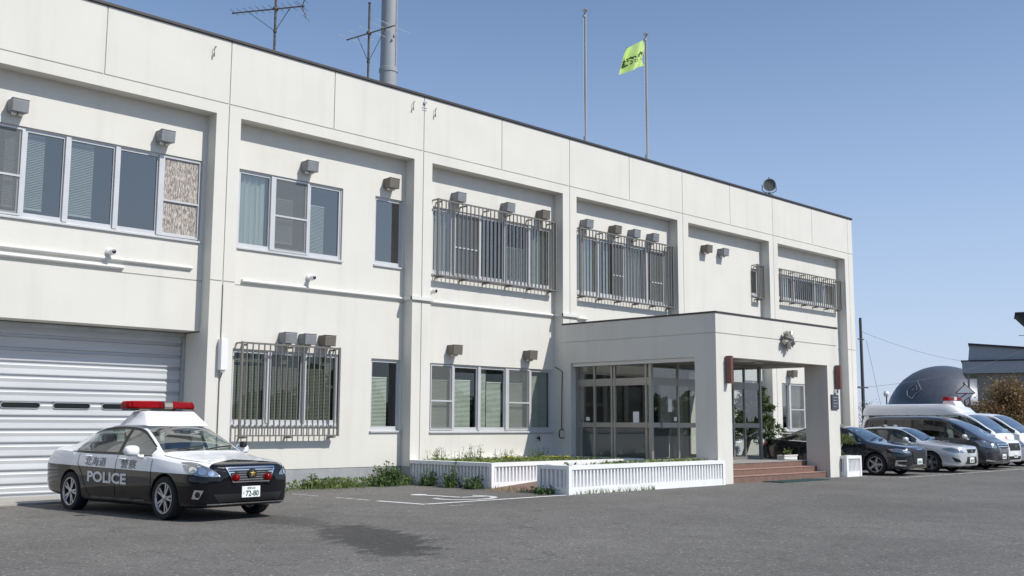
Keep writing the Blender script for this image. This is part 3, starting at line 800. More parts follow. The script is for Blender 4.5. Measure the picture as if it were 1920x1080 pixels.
ves = P(v.build('vestibule', M['steel']))
vg = MB(); vg.quad((vx0, vy + .003, z0), (vx1, vy + .003, z0), (vx1, vy + .003, z1), (vx0, vy + .003, z1))
vg.quad((vx0 + .003, vy, z0), (vx0 + .003, -.33, z0), (vx0 + .003, -.33, z1), (vx0 + .003, vy, z1))
vg.quad((vx1 + .003, vy, z0), (vx1 + .003, -.33, z0), (vx1 + .003, -.33, z1), (vx1 + .003, vy, z1))
vg.build('vestibule_glass', M['glass_door'], ves, recalc=False)
for x, z, w_, h_ in ((23.62, 1.98, .17, .34), (23.86, 1.62, .12, .1), (25.5, 1.9, .2, .28)):
    nb = MB(); nb.box(x - w_ / 2, x + w_ / 2, vy - .012, vy - .006, z - h_ / 2, z + h_ / 2); nb.build('notice', M['paper'], ves)
for y, z, w_, h_ in ((-.75, 1.62, .12, .1), (-2.45, 1.66, .2, .3)):
    nb = MB(); nb.box(vx0 - .012, vx0 - .006, y - w_ / 2, y + w_ / 2, z - h_ / 2, z + h_ / 2); nb.build('notice', M['paper'], ves)
hd = MB()
for x, y in ((23.22, vy - .05),): hd.tube((x, y, 1.35), (x, y, 1.62), .014, 8); hd.tube((x, y, 1.37), (x, y + .05, 1.37), .01, 6); hd.tube((x, y, 1.60), (x, y + .05, 1.60), .01, 6)
hd.build('door_handle', M['chrome'], ves); hd = MB()
hd.tube((vx0 - .05, -.5, 1.35), (vx0 - .05, -.5, 1.62), .014, 8); hd.tube((vx0 - .05, -.5, 1.37), (vx0, -.5, 1.37), .01, 6); hd.tube((vx0 - .05, -.5, 1.60), (vx0, -.5, 1.60), .01, 6)
hd.build('door_handle', M['chrome'], ves)
# inner lobby counter wall seen through the glass
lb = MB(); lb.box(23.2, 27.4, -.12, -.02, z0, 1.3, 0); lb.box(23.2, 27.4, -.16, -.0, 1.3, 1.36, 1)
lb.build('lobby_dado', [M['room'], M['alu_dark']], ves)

# ---- things fixed to the front
for x, lab in ((22.98, 'red-brown vertical box lamp on the left porch column, above the steps'), (28.62, 'red-brown vertical box lamp on the right porch column, above the dark plaque')):
    e = empty('entrance_lamp', (x, py, 2.85), label=lab, cat='wall lamp', group='box lamps on the porch columns')
    b = MB(); b.box(-.055, .055, -.18, -.03, -.33, .33); b.build('lamp_shade', M['lamp_brown'], e, bevel=.008)
    b = MB(); b.box(-.06, .06, -.185, -.02, .332, .35); b.box(-.06, .06, -.185, -.02, -.35, -.332); b.box(-.05, .05, -.03, -.002, -.2, .2); b.build('lamp_frame', M['alu_dark'], e, bevel=.004)
e = empty('entrance_plaque', (28.50, py, 2.14), label='dark name plaque mounted on the right porch column', cat='sign')
b = MB(); b.box(-.20, .20, -.045, -.002, -.21, .21); b.build('plate', M['plaque'], e, bevel=.006)
b = MB()
for k in range(4): b.box(-.13, .13 - .05 * (k % 2), -.049, -.046, .12 - .085 * k, .14 - .085 * k)
b.build('engraved_line', M['zinc'], e)
e = MB(); e.box(-.075, .075, -.07, -.002, -.06, .06); e.box(-.05, .05, -.078, -.069, -.035, .02, 1)
o = e.build('intercom', [M['white_plastic'], M['alu_dark']], bevel=.006, loc=(28.58, py, 2.44)); tag(o, 'small white intercom box just above the dark plaque', 'intercom')
# the crest above the entrance: a faceted five-pointed star standing off the beam
e = empty('entrance_crest', (25.85, py, 3.77), label='faceted five-pointed metal crest standing off the porch beam', cat='emblem')
b = MB(); Rr, r_ = .26, .115; pts = []
for i in range(10):
    t = R(90 + 36 * i); q = Rr if i % 2 == 0 else r_; pts.append((q * math.cos(t), q * math.sin(t)))
c = [(0, -.30, 0)] + [(x, -.17, z) for x, z in pts] + [(x * .8, -.12, z * .8) for x, z in pts] + [(0, -.12, 0)]
b.add(c, [(0, 1 + i, 1 + (i + 1) % 10) for i in range(10)] + [(1 + i, 11 + i, 11 + (i + 1) % 10, 1 + (i + 1) % 10) for i in range(10)] + [(21, 11 + (i + 1) % 10, 11 + i) for i in range(10)])
for i in range(5):     # petals between the rays
    t = R(126 + 72 * i); b.tube((.10 * math.cos(t), -.15, .10 * math.sin(t)), (.25 * math.cos(t), -.12, .25 * math.sin(t)), .05, 8, .075)
b.build('star', M['crest'], e)
b = MB(); b.lathe([(0, 0), (.12, 0), (.15, .04), (.15, .10), (.12, .115), (0, .115)], 24, 'y', (0, -.117, 0)); b.tube((0, -.1, 0), (0, -.01, 0), .06, 10); b.build('bracket', M['alu_dark'], e, smooth=40)

# security cameras
for x, z, lab in ((9.32, 4.87, 'small white security camera under the long window above the garage shutter'),
                  (14.12, 4.83, 'small white security camera below the curtained upper window left of the barred ones'),
                  (17.86, 4.86, 'small white security camera at the lower left corner of the upper window bars')):
    e = empty('security_camera', (x, D, z), label=lab, cat='camera', group='security cameras on the facade')
    b = MB(); b.lathe([(.0, 0), (.07, 0), (.07, .05), (.05, .07), (0, .07)], 16, 'y', flip=-1); b.tube((0, -.06, 0), (0, -.13, -.01), .025, 10); b.build('mount', M['white_plastic'], e, smooth=40)
    b = MB(); b.lathe([(0, -.08), (.05, -.075), (.062, -.04), (.062, .05), (.0, .052)], 16, 'y', (0, -.17, -.02)); b.build('housing', M['white_plastic'], e, smooth=40)
    b = MB(); b.lathe([(0, -.012), (.035, -.01), (.045, .0)], 14, 'y', (.0, -.245, -.02)); b.build('lens', M['dark_glass'], e, smooth=60)

# white cable cover on the first pilaster
e = empty('cable_cover', (11.70, 0, 2.9), label='white box with a thin cable running down the pilaster beside the garage', cat='cable box')
b = MB(); b.box(-.055, .105, -.15, -.002, -.33, .33); b.lathe([(.03, -.06), (.05, -.02), (.05, .0)], 12, 'z', (.03, -.08, -.33)); b.build('box_cover', M['white_plastic'], e, bevel=.008)
b = MB(); b.path([(.03, -.08, -.38), (.015, -.03, -.47), (.0, -.018, -.6), (.0, -.016, -2.85)], .012, 8); b.path([(0, -.012, 1.5), (0, -.014, .33)], .012, 8); b.build('cable', M['grille'], e, smooth=60)
# hose bib and coiled cable on the shaded wall beside the porch
e = MB(); e.tube((0, 0, 0), (0, -.09, 0), .028, 10); e.tube((0, -.08, 0), (0, -.09, -.08), .02, 8); e.lathe([(.0, .0), (.05, .0), (.05, .012), (0, .012)], 12, 'z', (0, -.07, .05)); e.tube((0, -.07, .0), (0, -.07, .05), .01, 6)
tag(e.build('garden_tap', M['black'], loc=(21.9, D, 1.08), smooth=40), 'small dark tap on the shaded wall left of the porch', 'tap')
e = MB(); e.path([(22.60, D - .02, 3.1), (22.53, -.02, 2.95), (22.51, -.02, 2.4), (22.50, -.02, 1.6), (22.49, -.02, 1.35)], .012, 8)
for k in range(2):
    e.path([(22.48 + .11 * math.sin(t), -.03 - .02 * k, 1.2 + .13 * math.cos(t)) for t in np.linspace(0, 2 * math.pi, 20)], .011, 6)
tag(e.build('coiled_cable', M['black'], smooth=60), 'black cable hanging down the pilaster left of the porch, coiled at its end', 'cable')

# ------------------------------------------------------------------ on the roof
RZ = 9.45
def antenna(x, y, ztop, zboom, bdir, blen, off, elems, elen, label, zbrace, reflector=False):
    e = empty('rooftop_antenna', (x, y, RZ), label=label, cat='antenna', group='television antennas on the roof')
    h = zboom - RZ
    b = MB(); b.tube((0, 0, 0), (0, 0, ztop - RZ), .032, 10); b.tube((0, 0, 0), (0, 0, .05), .16, 12); b.tube((0, 0, ztop - RZ), (0, 0, ztop - RZ + .03), .045, 10)
    b.build('mast', M['rust'], e, smooth=40)
    d = Vector((*bdir, 0)).normalized(); n = Vector((-d.y, d.x, 0))
    a0 = Vector((0, 0, h)) - d * blen * (off); a1 = a0 + d * blen
    b = MB(); b.tube(a0, a1, .02, 8); b.tube(a0, a0 - d * .03, .028, 8); b.tube((-.06, 0, h), (.06, 0, h), .05, 8)
    for q in (.22, .80):
        b.tube(a0 + d * blen * q - Vector((0, 0, .02)), (0, 0, zbrace - RZ), .010, 6)
    b.tube((0, 0, zbrace - RZ - .03), (0, 0, zbrace - RZ + .03), .048, 10)
    b.build('boom', M['rust'], e, smooth=40)
    b = MB()
    for k in range(elems):
        p = a0 + d * blen * (k + .15) / elems + Vector((0, 0, .02)); l = elen * (.8 + .25 * k / elems)
        b.tube(p - n * l / 2, p + n * l / 2, .007, 6)
    p = a0 + d * blen * .97
    b.tube(p - n * elen * .62, p + n * elen * .62, .008, 6)
    if reflector:
        for s in (1, -1):
            b.tube(p, p + Vector((0, 0, s * .33)) + d * .12, .014, 6)
            for q in (.5, 1.0):
                c = p + (Vector((0, 0, s * .33)) + d * .12) * q; b.tube(c - n * .2, c + n * .2, .006, 6)
    b.build('element_rods', M['rust'] if reflector else M['thin_alu'], e)
antenna(14.66, 3, 12.75, 12.27, (1.01, -1.72), 2.05, .60, 11, .55, 'left television antenna whose long boom is braced by a V, above the curtained upper window', 11.66, True)
antenna(17.73, 3, 13.32, 12.44, (.25, -1.83), 1.85, .46, 4, 1.15, 'right television antenna with wide sparse rods, beside the thick grey mast', 11.60)
e = empty('radio_mast', (28.72, 16, 0), label='thick pale grey tubular mast rising behind the roof', cat='mast')
b = MB(); b.lathe([(.47, 0), (.43, 12), (.385, 17.0)], 32); b.build('lower_tube', M['mast'], e, smooth=40)
b = MB(); b.lathe([(.385, 17.0), (.42, 17.03), (.42, 17.2), (.385, 17.23)], 32); b.build('flange', M['mast'], e, smooth=40)
b = MB(); b.lathe([(.375, 17.2), (.365, 20.5), (.34, 27), (0, 27)], 32)
b.box(-.05, .03, -.43, -.36, 18.6, 18.7); b.box(-.16, -.08, -.43, -.36, 18.4, 18.46); b.path([(.1, -.385, 17.3), (.1, -.38, 20), (.1, -.36, 26)], .014, 6)
b.build('upper_tube', M['mast'], e, smooth=40)

def flagpole(x, y, top, label, lean=0):
    e = empty('flagpole', (x, y, RZ), label=label, cat='flagpole', group='flagpoles on the roof')
    b = MB(); b.lathe([(.16, 0), (.16, .03), (.07, .05), (.055, .9), (.05, .92), (.042, top - RZ)], 16); b.box(-.07, -.05, -.03, .03, .7, 1.0); b.build('pole', M['mast'], e, smooth=40)
    b = MB(); b.lathe([(0, 0), (.05, 0), (.055, .03), (.10, .07), (.105, .10), (.07, .13), (0, .14)], 18, 'z', (0, 0, top - RZ)); b.tube((-.09, 0, top - RZ - .12), (-.03, 0, top - RZ - .12), .045, 10); b.build('finial', M['zinc'], e, smooth=40)
    b = MB(); b.path([(-.075, 0, top - RZ - .12), (-.085, 0, (top - RZ) / 2), (-.06, 0, .85)], .006, 6); b.build('halyard', M['paper'], e)
    return e
flagpole(24.78, 1, 14.50, 'bare flagpole, the left and taller of the two on the roof')
flagpole(27.93, 1, 14.56, 'right flagpole on the roof, the one flying the yellow-green flag')
# flag: flies towards the left, seen from behind so its words read mirrored
def flag_pt(u, v_):
    """u 0..1 from hoist to fly, v_ 0..1 upwards"""
    z = 13.50 + .86 * v_ - .52 * u ** 1.25 + .05 * math.sin(6 * u + 1) * (.4 + v_)
    x = 27.83 - 1.10 * u + .02 * math.sin(9 * u)
    y = 1.0 + .16 * math.sin(7.5 * u + 3.0 * v_) * (.3 + u) + .05 * math.sin(15 * u + v_ * 7)
    return Vector((x, y, z))
e = empty('flag', (27.83, 1, 13.9), label='yellow-green flag with dark mirrored characters flying on the roof', cat='flag')
b = MB(); nu, nv = 40, 24
b.add([flag_pt(i / nu, j / nv) - Vector((27.83, 1, 13.9)) for i in range(nu + 1) for j in range(nv + 1)],
      [(i * (nv + 1) + j, (i + 1) * (nv + 1) + j, (i + 1) * (nv + 1) + j + 1, i * (nv + 1) + j + 1) for i in range(nu) for j in range(nv)])
b.build('cloth', M['flag'], e, smooth=60, recalc=False)
b = MB()
def on_flag(u0, v0):
    def f(a, c):
        u, v_ = u0 + a / 1.1, v0 + c / .86
        p = flag_pt(min(max(u, 0), 1), v_); return p - Vector((27.83, 1, 13.9)) + Vector((0, -.006, 0))
    return f
letters_into(b, "交通安全", on_flag(.52, .43), .96, .29, bold=.022)
for k in range(5):                       # small traffic-safety emblem: a rosette near the hoist
    t = R(90 + 72 * k); f_ = on_flag(.20, .82)
    b.add([f_(.035 * math.cos(t + a) + .045 * math.cos(t), .035 * math.sin(t + a) + .045 * math.sin(t)) for a in np.linspace(0, 2 * math.pi, 9)[:-1]], [tuple(range(8))])
b.build('lettering', M['flag_ink'], e, recalc=False)
# floodlight on the parapet
e = empty('floodlight', (34.12, .12, 9.885), label='round grey floodlight standing on the parapet', cat='floodlight')
e.scale = (.88, .88, .88)
ax = Vector((-.62, -.74, -.12)).normalized(); q = ax.to_track_quat('Y', 'Z').to_matrix()
def xf(mb, mtx, off):
    mb.v = [tuple(mtx @ Vector(v) + Vector(off)) for v in mb.v]; return mb
b = MB(); b.lathe([(0, -.30), (.10, -.30), (.13, -.22), (.20, -.12), (.27, .02), (.275, .10), (.25, .10), (.245, .06)], 28, 'y'); xf(b, q, (0, 0, .46)); b.build('lamp_body', M['lamp_body'], e, smooth=40)
b = MB(); b.lathe([(.0, .055), (.12, .06), (.248, .065)], 28, 'y'); xf(b, q, (0, 0, .46)); b.build('lens', M['lens'], e, smooth=60)
b = MB()
sx = Vector((.74, -.62, 0)).normalized() * .30
b.path([sx + Vector((0, 0, .46)), sx + Vector((0, 0, .22)), sx * .5 + Vector((0, 0, .13)), -sx * .5 + Vector((0, 0, .13)), -sx + Vector((0, 0, .22)), -sx + Vector((0, 0, .46))], .018, 6)
b.box(-.14, .14, -.10, .10, .0, .06); b.tube((0, 0, .05), (0, 0, .14), .05, 10); b.tube((0, 0, .735), (0, 0, .80), .02, 8)
b.build('yoke', M['black'], e, smooth=40)

# ------------------------------------------------------------------ planters, ramp, mat
def ribbed_panel(mb, p0, p1, zb, zt, pitch=.112, th=.075, base=.15, cap=.085):
    """a face of square ribs between a plain foot and a cap; p0->p1 along the face, outward normal to the right of the run"""
    p0, p1 = Vector((*p0, 0)), Vector((*p1, 0)); d = (p1 - p0); L_ = d.length; d.normalize(); nrm = Vector((d.y, -d.x, 0))
    mt = Matrix((d, -nrm, Vector((0, 0, 1)))).transposed()
    n = max(3, int(L_ / pitch)); wd = L_ / n
    def bx(a, c, o0, o1, za, zb_):
        ce = p0 + d * (a + c) / 2 + nrm * (o0 + o1) / 2 + Vector((0, 0, (za + zb_) / 2)); mb.obox(ce, c - a, o1 - o0, zb_ - za, mt)
    bx(0, L_, -.08, 0, -.03, zt - cap)
    bx(.0, L_, .0, th + .002, -.03, zb + base)
    bx(-.0, L_, -.14, th + .02, zt - cap, zt)
    for i in range(n):
        a = (i + .5) * wd; r0 = wd * .25
        ce = p0 + d * a; za, zc = zb + base, zt - cap - .004
        for (o, hw) in ((0, r0),):
            pts = [(-hw, 0), (-hw * .8, th), (hw * .8, th), (hw, 0)]
            vs = [ce + d * u + nrm * v_ + Vector((0, 0, z)) for z in (za - .002, zc) for u, v_ in pts]
            mb.add(vs, [(0, 1, 5, 4), (1, 2, 6, 5), (2, 3, 7, 6), (0, 3, 2, 1), (4, 5, 6, 7)])
def planter(name, corners, ztop, label, pitch=.112):
    """closed loop of (x, y) corners, counter-clockwise seen from above"""
    cx = sum(c[0] for c in corners) / len(corners); cyy = sum(c[1] for c in corners) / len(corners)
    e = empty(name, (cx, cyy, 0), label=label, cat='planter', group='white ribbed planters by the entrance')
    mb = MB(); n = len(corners)
    for i in range(n):
        a, b = corners[i], corners[(i + 1) % n]
        ribbed_panel(mb, (a[0] - cx, a[1] - cyy), (b[0] - cx, b[1] - cyy), 0, ztop, pitch)
    th = .075
    for i in range(n):
        a, b, c = corners[i - 1], corners[i], corners[(i + 1) % n]
        d1 = Vector((b[0] - a[0], b[1] - a[1], 0)).normalized(); d2 = Vector((c[0] - b[0], c[1] - b[1], 0)).normalized()
        q = Vector((b[0] - cx, b[1] - cyy, 0)); o_ = q + Vector((d1.y, -d1.x, 0)) * (th + .018) + Vector((d2.y, -d2.x, 0)) * (th + .018)
        mb.box(min(q.x, o_.x), max(q.x, o_.x), min(q.y, o_.y), max(q.y, o_.y), -.03, ztop - .003)
    mb.build('planter_wall', M['planter'], e)
    s = MB(); sc = 1
    s.box(min(c[0] for c in corners) - cx + .08, max(c[0] for c in corners) - cx - .08, min(c[1] for c in corners) - cyy + .08, max(c[1] for c in corners) - cyy - .08, .1, ztop - .09)
    s.build('soil', M['soil'], e)
    return e
planter('entrance_planter', [(16.93, -5.25), (22.53, -5.25), (22.53, -4.52), (16.93, -4.52)], .60, 'long white ribbed planter in front, ending at the left porch column')
planter('ramp_planter', [(17.08, -2.78), (22.50, -2.78), (22.50, .30), (17.08, .30)], .585, 'wide white ribbed planter against the wall, behind the ramp')
planter('corner_planter', [(28.84, -5.30), (29.55, -5.30), (29.55, -4.6), (28.84, -4.6)], .60, 'small white ribbed planter outside the right porch column holding a little pine', .078)
b = MB(); b.add([(16.7, -2.84, .0), (16.7, -4.47, .0), (22.6, -4.47, .44), (22.6, -2.84, .44), (16.7, -2.84, -.05), (16.7, -4.47, -.05), (22.6, -4.47, -.05), (22.6, -2.84, -.05)],
          [(0, 1, 2, 3), (4, 7, 6, 5), (0, 4, 5, 1), (1, 5, 6, 2), (2, 6, 7, 3), (3, 7, 4, 0)])
tag(b.build('access_ramp', M['brick']), kind='structure')
b = MB()
for i in range(22): b.box(24.5 + i * .11, 24.58 + i * .11, -5.85, -5.25, .002, .022)
for j in range(5): b.box(24.5, 26.89, -5.84 + j * .14, -5.80 + j * .14, .004, .016)
tag(b.build('entrance_mat', M['mat_green']), 'dark green slatted rubber mat on the asphalt before the steps', 'mat')
e = empty('flower_box', (29.55, -3.0, .36), label='small white flower box with green sprouts beside the entrance floor', cat='flower box')
b = MB(); b.box(-.36, .36, -.12, .12, 0, .03); b.box(-.38, .38, -.13, -.11, .0, .2); b.box(-.38, .38, .11, .13, .0, .2); b.box(-.38, -.36, -.109, .109, 0, .2); b.box(.36, .38, -.109, .109, 0, .2); b.box(-.4, .4, -.145, -.13, .17, .21)
b.build('box', M['white_plastic'], e, bevel=.006)
b = MB(); b.box(-.35, .35, -.105, .105, .03, .17); b.build('soil', M['soil'], e)
b = MB(); b.box(29.0, 30.2, -3.25, -2.2, -.02, .36); tag(b.build('stone_plinth', M['concrete'], bevel=.01), 'low concrete block carrying a white flower box right of the steps', 'block')
e = empty('storage_cabinet', (32.2, -1.9, 0), label='beige metal cabinet standing behind the right porch column', cat='cabinet')
b = MB(); b.box(-.55, .55, -.25, .3, 0, 1.16); b.box(-.57, .57, -.27, .32, 1.16, 1.2); b.build('body', M['cabinet'], e, bevel=.008)
b = MB(); b.box(-.53, -.01, -.268, -.251, .08, 1.12); b.box(.01, .53, -.268, -.251, .08, 1.12); b.box(-.09, -.06, -.285, -.268, .5, .7); b.box(.06, .09, -.285, -.268, .5, .7); b.build('door', M['cabinet'], e, bevel=.003)
b = MB(); b.box(29.0, 31.2, -.35, -.15, 0, 1.12); b.box(28.98, 31.22, -.37, -.13, 1.12, 1.2)
tag(b.build('low_wall', M['planter']), 'low white wall beside the entrance, seen through the porch glass', 'wall')

# ------------------------------------------------------------------ vegetation
def leaf(mb, p, size, rr, ratio=.5, m=0, upbias=.3):
    d = Vector((rr.gauss(0, 1), rr.gauss(0, 1), rr.gauss(0, 1) + upbias)).normalized(); a = d.orthogonal().normalized()
    a = Matrix.Rotation(rr.random() * 6.28, 3, d) @ a; b_ = d.cross(a)
    s = size * rr.uniform(.6, 1.3); p = Vector(p)
    mb.add([p - a * s, p + b_ * s * ratio, p + a * s, p - b_ * s * ratio], [(0, 1, 2, 3)], m)
def blade(mb, p, h, wd, rr, lean=.5, m=0):
    a = rr.random() * 6.28; dx, dy = math.cos(a), math.sin(a); l = rr.uniform(.1, lean) * h; px_, py_ = -dy * wd / 2, dx * wd / 2
    x, y, z = p; mid = (x + dx * l * .35, y + dy * l * .35, z + h * .6)
    mb.add([(x - px_, y - py_, z), (x + px_, y + py_, z), (mid[0] + px_ * .8, mid[1] + py_ * .8, mid[2]), (mid[0] - px_ * .8, mid[1] - py_ * .8, mid[2]), (x + dx * l, y + dy * l, z + h)],
           [(0, 1, 2, 3), (3, 2, 4)], m)
def herb(mb, p, h, rr, n=14, ls=.05):
    x, y, z = p; a = rr.uniform(-.2, .2); c = rr.uniform(-.2, .2)
    mb.path([(x, y, z), (x + a * h * .5, y + c * h * .5, z + h * .5), (x + a * h, y + c * h, z + h)], [.006, .005, .003], 4)
    for k in range(n):
        t = rr.uniform(.1, 1); leaf(mb, (x + a * h * t + rr.gauss(0, .05), y + c * h * t + rr.gauss(0, .05), z + h * t), ls * (1.2 - .6 * t), rr, .45)

rr = random.Random(11)
def patch_density(x, y, f=1.7, s=0): return .5 + .5 * math.sin(x * f + s) * math.sin(y * f * 1.3 + 2 * s + 1) 
# ground cover in the planters
b = MB()
for k in range(2600):
    x, y = rr.uniform(17.2, 22.4), rr.uniform(-2.65, .2)
    if rr.random() < .35 + .65 * patch_density(x, y, 2.1): blade(b, (x, y, .49), rr.uniform(.05, .2), .014, rr, .9)
for k in range(1700):
    x, y = rr.uniform(17.2, 22.4), rr.uniform(-2.65, .2); leaf(b, (x, y, .50 + rr.random() * .09), .05, rr, .55)
for k in range(1500):
    x, y = rr.uniform(17.1, 22.4), rr.uniform(-5.12, -4.62)
    if x > 18.6 or rr.random() < .15:
        (blade(b, (x, y, .50), rr.uniform(.05, .2), .014, rr, .9) if rr.random() < .5 else leaf(b, (x, y, .53 + rr.random() * .1), .045, rr, .55))
tag(b.build('planter_grass', M['grass'], recalc=False), kind='stuff', label='grass and low weeds filling the white planters')
b = MB()
for k in range(60):
    cx, cyy = (20.0 + rr.gauss(0, .22), -2.2 + rr.gauss(0, .2)) if k < 40 else (18.8 + rr.gauss(0, .15), -1.8 + rr.gauss(0, .15))
    for j in range(5):
        t = j * 1.2566; b.add([(cx, cyy, .66), (cx + .022 * math.cos(t), cyy + .022 * math.sin(t), .675), (cx + .022 * math.cos(t + .9), cyy + .022 * math.sin(t + .9), .668)], [(0, 1, 2)])
tag(b.build('planter_flowers', M['yellow'], recalc=False), kind='stuff', label='tiny yellow flowers among the planter grass')
# tall stalks in the planter
for i, (x, y, n, h, lab) in enumerate(((17.75, -.15, 22, .55, 'tall thin weeds at the left back corner of the wide planter'), (18.85, -.25, 26, .62, 'seeding stalks in the wide planter, under the sliding windows'),
                                  (20.1, -.2, 18, .45, 'small spiky weeds in the wide planter near the shadow edge'), (21.35, -.2, 24, .52, 'dark leafy weeds in the shaded end of the wide planter'))):
    b = MB()
    for k in range(n): herb(b, (rr.gauss(0, .22), rr.gauss(0, .12), -.01), rr.uniform(.35, .8) * h, rr, 10, .030)
    tag(b.build('weed_clump', M['weed'], loc=(x, y, .49), recalc=False), lab, 'weeds', 'weed clumps in the wide planter')
# weeds along the foot of the wall
b = MB()
for k in range(2600):
    x = rr.uniform(11.9, 17.05); y = .30 - abs(rr.gauss(0, .38)); h = rr.uniform(.04, .22) * (.35 + .75 * patch_density(x, 0, 2.6, .7))
    if rr.random() > .12 + patch_density(x, 0, 2.6, .7): continue
    blade(b, (x, y, 0), h, .018, rr, .9)
for k in range(1500):
    x = rr.uniform(11.9, 17.05); y = .28 - abs(rr.gauss(0, .36))
    if rr.random() < .2 + .8 * patch_density(x, 0, 2.6, .7): leaf(b, (x, y, .03 + rr.random() * .18), .045, rr, .5)
for k in range(260):
    x, y = rr.choice([(rr.uniform(16.6, 17.1), rr.uniform(-4.9, -2.6)), (rr.uniform(17.0, 19.8), -5.33 - abs(rr.gauss(0, .06)))]); blade(b, (x, y, 0), rr.uniform(.04, .14), .015, rr, .9)
tag(b.build('wall_weeds', M['weed'], recalc=False), kind='stuff', label='low weeds growing along the foot of the wall')
def bushy(x, y, rx, ry, h, n, ls, lab, m='weed_dark', group='weed bushes by the planter and wall'):
    b = MB(); st_ = max(7, n // 26)
    for k in range(st_):
        t = rr.random() * 6.28; q = rr.random() ** .7; bx_, by_ = rx * q * .8 * math.cos(t), ry * q * .8 * math.sin(t)
        hh = h * rr.uniform(.45, 1.08) * (1 - .45 * q); lx, ly = rr.gauss(0, .10) + .25 * bx_, rr.gauss(0, .08) + .25 * by_
        b.path([(bx_, by_, 0), (bx_ + lx * .4, by_ + ly * .4, hh * .55), (bx_ + lx, by_ + ly, hh)], [.008, .006, .003], 4)
        for j in range(20):
            f = rr.uniform(.08, 1.0) ; leaf(b, (bx_ + lx * f + rr.gauss(0, .045), by_ + ly * f + rr.gauss(0, .045), hh * f), ls * (1.35 - .75 * f) * rr.uniform(.6, 1.2), rr, .5)
        for j in range(5): blade(b, (bx_ + rr.gauss(0, .05), by_ + rr.gauss(0, .05), 0), hh * rr.uniform(.3, .9), .018, rr, .8)
    return tag(b.build('weed_bush', M[m], loc=(x, y, 0), recalc=False), lab, 'weeds', group)
bushy(16.15, -.20, .62, .42, .58, 1500, .055, 'large round green weed bush at the wall foot left of the wide planter')
bushy(13.1, .0, .30, .28, .5, 420, .05, 'leafy weed bush by the grey plinth near the car')
bushy(14.25, .05, .45, .26, .34, 500, .045, 'low spreading green weed bush at the middle of the wall foot')
for x, y, h, lab in ((16.83, -.9, .50, 'dark broad-leaved weed at the back of the ribbed planter side'), (16.8, -1.75, .66, 'tall weed in the middle of the shaded planter side'), (16.78, -2.45, .5, 'weed with long leaves at the front corner of the wide planter'), (16.75, -4.75, .26, 'small weed at the left end of the long front planter')):
    bushy(x, y, .24, .28, h, 330, .05, lab)

def conifer(x, y, h, rad, label, z0=0):
    e = empty('conifer_tree', (x, y, z0), label=label, cat='tree')
    b = MB(); b.path([(-.55, .1, 0), (-.5, .08, .5), (-.25, .0, 1.1), (-.02, 0, 1.7), (0, 0, h)], [.09, .08, .07, .05, .015], 8); b.build('trunk', M['bark'], e, smooth=60)
    b = MB(); rr_ = random.Random(5)
    for k in range(60):
        z = .95 + (h - 1.0) * (k / 60) ** .9; a = k * 2.4 + rr_.random(); L_ = rad * (1.12 - .8 * (z / h)) * rr_.uniform(.7, 1.15)
        dz = L_ * rr_.uniform(-.05, .3)
        for j in range(110):
            t = rr_.random() ** .6; sp_w = .05 + .10 * (1 - t)
            p = (math.cos(a) * L_ * t + rr_.gauss(0, sp_w), math.sin(a) * L_ * t + rr_.gauss(0, sp_w), z + dz * t + rr_.gauss(0, .05))
            leaf(b, p, .075, rr_, .28, 0, .6)
    b.build('crown', M['conifer'], e, recalc=False)
conifer(30.35, -1.35, 2.75, 1.15, 'small dark conifer with upturned boughs behind the porch glass')
e = empty('garden_pine', (29.22, -4.95, .50), label='little clipped pine with a pale bent trunk in the small right planter', cat='tree')
b = MB(); b.path([(0, 0, 0), (.06, .03, .16), (-.02, 0, .30), (.10, -.02, .45), (.22, 0, .56)], [.04, .035, .03, .025, .015], 8); b.path([(.0, 0, .30), (-.16, .05, .42), (-.22, .05, .48)], [.025, .018, .01], 6); b.build('trunk', M['trunk_pale'], e, smooth=60)
b = MB()
for cx, cyy, cz, r_ in ((.25, 0, .62, .27), (-.2, .05, .52, .24), (.05, .1, .66, .25), (.45, -.05, .50, .22), (-.05, -.12, .55, .2), (.02, 0, .13, .12)):
    for k in range(330):
        t = rr.random() * 6.28; q = math.sqrt(rr.random()); leaf(b, (cx + r_ * q * math.cos(t), cyy + r_ * q * math.sin(t), cz + rr.gauss(0, .05) * (1.2 - q)), .045, rr, .2, 0, .9)
b.build('crown', M['pine'], e, recalc=False)
b = MB()
for k in range(9): herb(b, (rr.gauss(0, .02), rr.gauss(0, .02), 0), rr.uniform(.08, .26), rr, 14, .05)
tag(b.build('sprouting_plants', M['weed'], loc=(29.55, -3.0, .52), recalc=False), 'fresh green sprouts growing in the small white flower box', 'plant')

